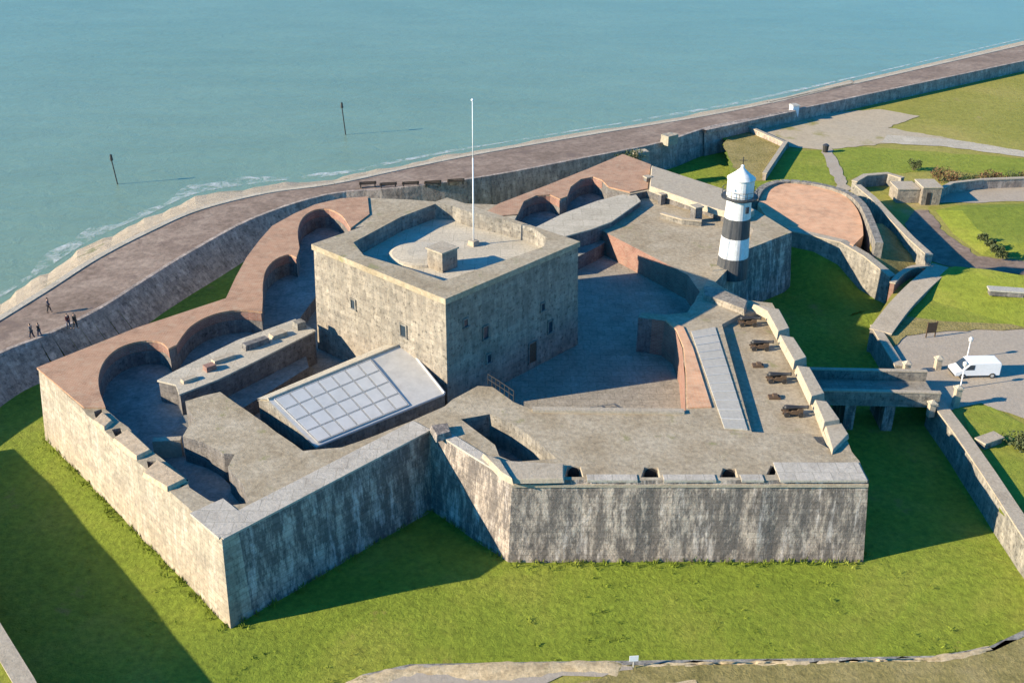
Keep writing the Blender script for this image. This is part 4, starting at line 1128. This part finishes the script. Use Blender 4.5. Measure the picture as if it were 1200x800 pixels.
person('person in maroon coat beside a companion nearer the sea wall', pground(81, 385), R(60), .2, cl['maroon'], cl['denim'])
person('person in black coat on the right of the maroon coated companion', pground(89, 385), R(70), .18, cl['black'], cl['black'], ht=1.8)
person('person in grey coat strolling close to the sea wall edge', pground(38, 397), R(-100), .24, cl['grey'], cl['navy'])
person('shorter person in black coat following close to the sea wall edge', pground(47, 395), R(-95), .2, cl['black'], cl['denim'], ht=1.62)

# ------------------------------------------------------------------ benches behind the fort
bench_lab = ['timber bench at the left end of the promenade row', 'timber bench second from the left in the promenade row', 'timber bench in the middle of the promenade row', 'timber bench second from the right, behind the keep', 'timber bench at the right end nearest the flagpole']
bproto = None
for lab, (px, py) in zip(bench_lab, ((431, 219), (455, 220), (481, 219), (507, 217), (534, 215))):
    if bproto is None:
        t = empty('bench', lab, 'bench', 'benches along the promenade')
        mb = MB()
        for y in (-.2, 0, .2): mb.box((0, y, .42), (2.4, .16, .06))
        mb.build('seat', M['wood'], t)
        mb = MB()
        for z in (.58, .76): mb.box((0, .34, z), (2.4, .06, .14))
        mb.build('backrest', M['wood'], t)
        for x in (-1, 1): mb = MB(); mb.box((x, 0, 0), (.12, .6, .42)); mb.box((x, .39, 0), (.12, .08, .9)); mb.build('leg', M['iron'], t)
        bproto = t
    else: t = copy_tree(bproto); t['label'] = lab
    t.location = pground(px, py); t.rotation_euler = (0, 0, R(192))

# ------------------------------------------------------------------ beacons standing in the sea
for lab, px, yb, yt in (('dark leaning beacon post in the sea nearer the beach on the left', 139, 216, 183), ('dark beacon post farther out in the sea', 406, 158, 122)):
    p = U(px, yb, -2); zt = Zat(p, yt)
    t = empty('sea_beacon', lab, 'beacon', 'beacons in the sea', (p.x, p.y, -2))
    mb = MB(); mb.tube((p.x, p.y, -4), (p.x - .5, p.y, zt - .6), .11, .09, 8); mb.build('post', M['iron'], t)
    mb = MB(); mb.lathe((p.x - .5, p.y, zt - .7), [(.24, 0), (.24, .15), (.18, .9), (.05, 1.0)], 10); mb.build('topmark', M['iron'], t)

# ------------------------------------------------------------------ white van and gate furniture by the bridge
VZ = ZG + .05
va = U(1112, 439, VZ); vb = U(1168, 438, VZ)
vd = (vb - va); vl = vd.length; vd.normalize()
van = empty('white_van', 'white van parked on the gravel road facing the bridge', 'van', loc=(va + vb) / 2)
van.rotation_euler = (0, 0, math.atan2(-vd.y, -vd.x)); van.scale = (.94, .94, .84)
def vpart(name, mb, mt, par, bev=0.0):
    me = bpy.data.meshes.new(name); me.from_pydata(mb.v, [], mb.f); me.materials.append(mt)
    o = bpy.data.objects.new(name, me); COL.objects.link(o); o.parent = par
    if bev: b = o.modifiers.new('bevel', 'BEVEL'); b.width = bev; b.segments = 2; b.limit_method = 'ANGLE'
    return o
hl = vl / 2
prof = [(-hl, .35), (hl - .05, .35), (hl, .55), (hl - .05, .85), (hl - .75, 1.08), (hl - 1.45, 1.85), (hl - 1.75, 1.98), (-hl + .1, 1.98), (-hl, 1.85)]
k_ = len(prof)
mb = MB(); mb.add([(x, -.9, z) for x, z in prof] + [(x, .9, z) for x, z in prof], [tuple(range(k_)), tuple(range(2 * k_ - 1, k_ - 1, -1))] + [(i, k_ + i, k_ + (i + 1) % k_, (i + 1) % k_) for i in range(k_)])
body = vpart('body', mb, M['white'], van, .05)
mb = MB(); mb.add([(hl - .72, -.8, 1.13), (hl - .72, .8, 1.13), (hl - 1.40, .74, 1.84), (hl - 1.40, -.74, 1.84)], [(0, 1, 2, 3)])
mb.v = [(x + .04, y, z + .03) for x, y, z in mb.v]; vpart('windscreen', mb, M['glass'], van)
for s_ in (-1, 1):
    mb = MB(); y = s_ * .915; q = [(hl - 1.0, y, 1.12), (hl - 2.0, y, 1.12), (hl - 2.0, y, 1.75), (hl - 1.5, y, 1.75)]; mb.add(q + [(a, b2 - s_ * .03, c2) for a, b2, c2 in q], [(0, 1, 2, 3), (7, 6, 5, 4), (0, 4, 5, 1), (1, 5, 6, 2), (2, 6, 7, 3), (3, 7, 4, 0)]); vpart('side_window', mb, M['glass'], van)
    for x in (hl - .85, -hl + .8):
        mb = MB(); mb.tube((x, s_ * .72, .33), (x, s_ * .93, .33), .33, n=18); wh = vpart('wheel', mb, M['rubber'], van)
        mb = MB(); mb.tube((x, s_ * .935, .33), (x, s_ * .945, .33), .19, n=14); vpart('hub', mb, M['mullion'], wh)
    mb = MB(); mb.box((hl - .03, s_ * .68, .62), (.08, .3, .16)); vpart('headlight', mb, M['pane'], van)
mb = MB(); mb.box((hl + .0, 0, .36), (.12, 1.75, .2)); vpart('bumper', mb, M['black'], van)
def gate_pier(px, py, ht, label, ball=True):
    p = U(px, py, VZ); t = empty('gate_pier', label, 'gate pier', 'gate piers by the moat bridge', p)
    mb = MB(); mb.box((p.x, p.y, VZ - .1), (.55, .55, ht + .1), .1); mb.build('shaft', M['coping'], t)
    mb = MB(); mb.box((p.x, p.y, VZ + ht + .002), (.75, .75, .16), .1); mb.box((p.x, p.y, VZ + ht + .164), (.6, .6, .25), .1, .15); mb.build('cap', M['concrete'], t)
gate_pier(1119, 476, 1.9, 'tall pale gate pier on the sunlit side of the bridge approach')
gate_pier(1090, 486, 1.2, 'low pale gate pier at the near corner of the bridge end')
gate_pier(1061, 437, 1.0, 'low pale gate pier at the far corner of the bridge end')
gate_pier(1098, 432, 1.1, 'small pale gate pier at the edge of the shade by the road')
def lamp(px, py, ht, label):
    p = U(px, py, VZ); t = empty('lamp_post', label, 'lamp post', 'white lamp posts by the road', p)
    mb = MB(); mb.tube((p.x, p.y, VZ - .1), (p.x, p.y, VZ + ht), .07, .05, 8); mb.build('post', M['white'], t)
    mb = MB(); mb.lathe((p.x, p.y, VZ + ht), [(.06, 0), (.2, .1), (.24, .4), (.08, .55)], 10); mb.build('lantern', M['pane'], t)
lamp(1133, 420, 1.9, 'thin white lamp post standing behind the van'); lamp(1125, 455, 2.4, 'thin white lamp post in front of the van bonnet')
# brown notice board, bin and other small things
p = U(1090, 395, VZ); nb = empty('notice_board', 'dark brown notice board on posts beside the gravel road', 'notice board', loc=p)
mb = MB(); mb.box((p.x, p.y, VZ + .6), (.9, .1, 1.1), .2); mb.build('panel', M['wood'], nb)
for s_ in (-1, 1): mb = MB(); mb.box((p.x + .5 * s_, p.y + .1 * s_, VZ), (.1, .1, 1.8), .2); mb.build('post', M['wood'], nb)
p = U(1178, 345, 3.35); pl = empty('stone_plinth', 'long low grey stone plinth lying on the raised lawn', 'plinth', loc=p)
mb = MB(); mb.box((p.x, p.y, p.z - .05), (3.6, 1.0, .55), -.15); mb.build('base', M['shadestone'], pl); mb = MB(); mb.box((p.x, p.y, p.z + .502), (3.9, 1.25, .18), -.15); mb.build('slab', M['leadgrey'], pl)
p = U(1158, 520, ZG + .06); pl = empty('stone_plinth', 'square grey stone plinth on the lawn by the moat wall', 'plinth', loc=p)
mb = MB(); mb.box((p.x, p.y, p.z - .05), (2.2, 1.0, .6), .5); mb.build('base', M['inner'], pl); mb = MB(); mb.box((p.x, p.y, p.z + .552), (2.4, 1.2, .14), .5); mb.build('slab', M['coping'], pl)
p = U(967, 178, ZG + .1); t = empty('litter_bin', 'small dark bin where the lawn path meets the forecourt', 'bin', loc=p)
mb = MB(); mb.lathe((p.x, p.y, p.z), [(.4, 0), (.48, 1.0)], 12); mb.build('body', M['iron'], t); mb = MB(); mb.lathe((p.x, p.y, p.z + 1.002), [(.52, 0), (.52, .08), (.2, .3)], 12); mb.build('lid', M['black'], t)
p = U(929, 141, ZG + .08); t = empty('kiosk', 'narrow white kiosk with dark side where the promenade meets the forecourt', 'kiosk', loc=p)
mb = MB(); mb.box((p.x, p.y, p.z), (1.2, 1.2, 2.6), .3); mb.build('wall', M['white'], t); mb = MB(); mb.box((p.x, p.y, p.z + 2.603), (1.5, 1.5, .18), .3, .8); mb.build('roof', M['leadgrey'], t)
mb = MB(); mb.box((p.x + .62, p.y + .1, p.z + .1), (.06, .8, 2.0), .3); mb.build('door', M['wood'], t)
p = U(742, 781, ZG + .12); t = empty('sign_post', 'small white sign on a short post at the near edge of the moat', 'sign', loc=p)
mb = MB(); mb.tube(p, p + Vector((0, 0, .9)), .04, n=6); mb.build('post', M['mullion'], t); mb = MB(); mb.box((p.x, p.y - .05, p.z + .55), (.6, .04, .45), .1); mb.build('panel', M['white'], t)
# low railing along the near edge
# low walls near the grass triangle
wall_run('low_wall', L([(922, 174), (897, 212)], ZG), ZG + 1.0, ZG - .2, .5, M['seastone'], 'straight low dark wall along the edge of the straw grass triangle', 'wall', side=1)
wall_run('low_wall', L([(870, 150), (924, 174)], ZG), ZG + .7, ZG - .2, .5, M['seastone'], 'low wall between the forecourt and the straw grass triangle', 'wall', side=1)
# stone blocks by the sea wall
def rock(name, px, py, z, size, mat, label, rz):
    p = U(px, py, z); bm = bmesh.new(); bmesh.ops.create_cube(bm, size=1)
    bmesh.ops.subdivide_edges(bm, edges=bm.edges[:], cuts=2, use_grid_fill=True)
    for v in bm.verts:
        k = mathutils.noise.noise(v.co * 2 + Vector((px, py, 0))) * .12
        v.co = Vector((v.co.x * size[0], v.co.y * size[1], (v.co.z + .45) * size[2])) * (1 + k)
    me = bpy.data.meshes.new(name); bm.to_mesh(me); bm.free(); me.materials.append(mat)
    o = bpy.data.objects.new(name, me); COL.objects.link(o); o.location = p; o.rotation_euler = (0, 0, rz)
    return tag(o, label, 'stone block', 'pale stone blocks by the sea wall')
rock('stone_block', 751, 187, ZP, (1.9, 1.6, 1.4), M['concrete'], 'pale stone block on the sea wall beside the dark bushes', .4)
rock('stone_block', 784, 168, ZP, (2.2, 1.6, 1.5), M['concrete'], 'pale stone block on the sea wall farther from the bushes', .7)

# ------------------------------------------------------------------ shrubs
def shrub(px, py, z, wd, ht, mat, label, group, seed):
    rnd = random.Random(seed); p = U(px, py, z)
    t = empty('shrub', label, 'shrub', group, p)
    mb = MB(); lobes = [(Vector((rnd.uniform(-.35, .35) * wd, rnd.uniform(-.3, .3) * wd, ht * rnd.uniform(.35, .7))), rnd.uniform(.28, .45) * min(wd, ht * 1.3)) for _ in range(6)]
    for _ in range(420):
        c, r_ = rnd.choice(lobes); dv = Vector((rnd.gauss(0, 1), rnd.gauss(0, 1), rnd.gauss(0, 1))).normalized() * r_ * rnd.uniform(.55, 1.08)
        q = c + dv
        if q.z < .03: q.z = rnd.uniform(.03, .2)
        a_ = Vector((rnd.gauss(0, 1), rnd.gauss(0, 1), rnd.gauss(0, 1))).normalized(); b2 = a_.orthogonal().normalized(); s_ = rnd.uniform(.09, .17)
        cc2 = a_.cross(b2); mb.add([p + q + b2 * s_, p + q + cc2 * s_ * .6, p + q - b2 * s_, p + q - cc2 * s_ * .6], [(0, 1, 2, 3)])
    mb.build('foliage', mat, t)
    mb = MB()
    for c, r_ in lobes: mb.tube(p, p + c, .05, .02, 5)
    mb.build('stem', M['bark'], t)
hg = 'shrubs of the hedge behind the entrance block'
for i, (px, py, wd, ht, mt, lab) in enumerate(((1100, 212, 2.6, 1.8, 'rust', 'russet shrub at the left end of the hedge beside the entrance block'), (1116, 214, 3.0, 1.9, 'rust', 'wide russet shrub second in the hedge'), (1134, 216, 2.6, 1.6, 'leaf', 'green shrub third from the left in the hedge'),
        (1152, 215, 3.0, 1.8, 'rust', 'russet shrub in the middle of the hedge right of the green one'), (1170, 215, 2.6, 1.5, 'rust', 'small russet shrub fifth in the hedge'), (1188, 215, 3.0, 1.7, 'leaf', 'dark green shrub near the right edge of the hedge'), (1207, 216, 3.0, 1.8, 'rust', 'russet shrub cut by the right edge of the photo'))):
    shrub(px, py, ZG, wd, ht, M[mt], lab, hg, 20 + i)
shrub(1070, 200, ZG, 1.6, 2.2, M['leaf'], 'small upright dark shrub behind the entrance block', None, 40)
for i, (px, py, wd, ht, lab) in enumerate(((727, 193, 2.4, 1.6, 'dark bush at the left end of the pair on the sea wall'), (741, 190, 2.6, 1.8, 'dark bush between its neighbour and the pale stone block'))):
    shrub(px, py, ZP, wd, ht, M['leaf'], lab, 'dark bushes on the sea wall', 50 + i)
for i, (px, py) in enumerate(((1152, 282), (1160, 289), (1168, 296), (1175, 303))):
    shrub(px, py, ZG + (.8 if i < 3 else .4), 1.5, .9, M['leaf'], ['low tuft highest on the mound slope', 'low tuft second down the mound slope', 'low tuft third down the mound slope', 'low tuft at the foot of the mound slope'][i], 'dark tufts on the mound slope', 60 + i)
for i, (px, py) in enumerate(((1190, 518), (1204, 524))):
    shrub(px, py, ZG, 2.6, 1.3, M['leaf'], ['dark green bush on the lawn near the right edge', 'dark green bush cut off by the right edge below the road'][i], 'bushes on the lower lawn', 70 + i)

# ------------------------------------------------------------------ small things on the west platform and courtyard stair
for px, py, ht, sz, lab in ((758, 221, 1.6, .8, 'small dark vent stack at the seaward end of the west platform'), (775, 239, 1.3, .7, 'lower vent stack on the west platform beside the pale parapet'), (815, 260, 2.0, 1.1, 'tall square vent stack in the middle of the west platform')):
    p = U(px, py, ZW); t = empty('vent_stack', lab, 'vent stack', 'vent stacks on the west platform', p)
    mb = MB(); mb.box((p.x, p.y, ZW - .05), (sz, sz, ht), .5, .9); mb.build('shaft', M['shadestone'], t)
    mb = MB(); mb.box((p.x, p.y, ZW - .05 + ht + .002), (sz * 1.15, sz * 1.15, .16), .5); mb.build('cap', M['coping'], t)
wall_run('low_platform_wall', L([(776, 255), (800, 262), (822, 264)], ZW), ZW + .55, ZW - .1, .4, M['inner'], 'low kerb wall lying on the west platform in front of the tall vent stack', 'wall', side=1)
st = empty('stair_railing', 'dark iron railing beside the steps near the front corner of the keep', 'railing')
ra = L([(572, 450), (586, 459), (602, 470)], ZT + .05)
mb = MB()
for i in range(2):
    for h_ in (.5, 1.0): mb.tube(ra[i] + Vector((0, 0, h_)), ra[i + 1] + Vector((0, 0, h_)), .04, n=5)
mb.build('rail', M['iron'], st)
for i in range(7):
    q = ra[0].lerp(ra[1], i / 3) if i < 3 else ra[1].lerp(ra[2], (i - 3) / 3)
    mb = MB(); mb.tube(q, q + Vector((0, 0, 1.02)), .04, n=5); mb.build('post', M['iron'], st)

# ------------------------------------------------------------------ weeds and long grass left at the wall foot
rnd = random.Random(11); mb = MB()
def tuft(p, h, k=7):
    for _ in range(k):
        a_ = rnd.uniform(0, 6.28); q = p + Vector((rnd.gauss(0, .14), rnd.gauss(0, .14), -.03)); wd = rnd.uniform(.03, .07)
        t_ = Vector((math.cos(a_), math.sin(a_), 0)); le = Vector((rnd.gauss(0, .12), rnd.gauss(0, .12), h * rnd.uniform(.6, 1.2)))
        mb.add([q - t_ * wd, q + t_ * wd, q + le], [(0, 1, 2)])
for i in range(len(ob)):
    a, b_ = ob[i], ob[(i + 1) % len(ob)]; d = (b_ - a); nn = Vector((d.y, -d.x, 0)).normalized()
    if (a.x < -35 and a.y > 90) or a.y > 112: continue
    for _ in range(int(d.length * 3.2)):
        p = a.lerp(b_, rnd.random()) + nn * abs(rnd.gauss(.05, .35)); tuft(Vector((p.x, p.y, 0)), rnd.uniform(.15, .5))
for _ in range(900):
    p = Vector((rnd.uniform(-36, 38), rnd.uniform(46, 72), 0))
    if in_poly((p.x, p.y), ob): continue
    if mathutils.noise.noise(p * .22) > .12: tuft(p, rnd.uniform(.1, .22), 5)
tag(mb.build('long_grass', M['grass']), 'ragged long grass and weeds along the foot of the fort walls', 'long grass', kind='stuff')
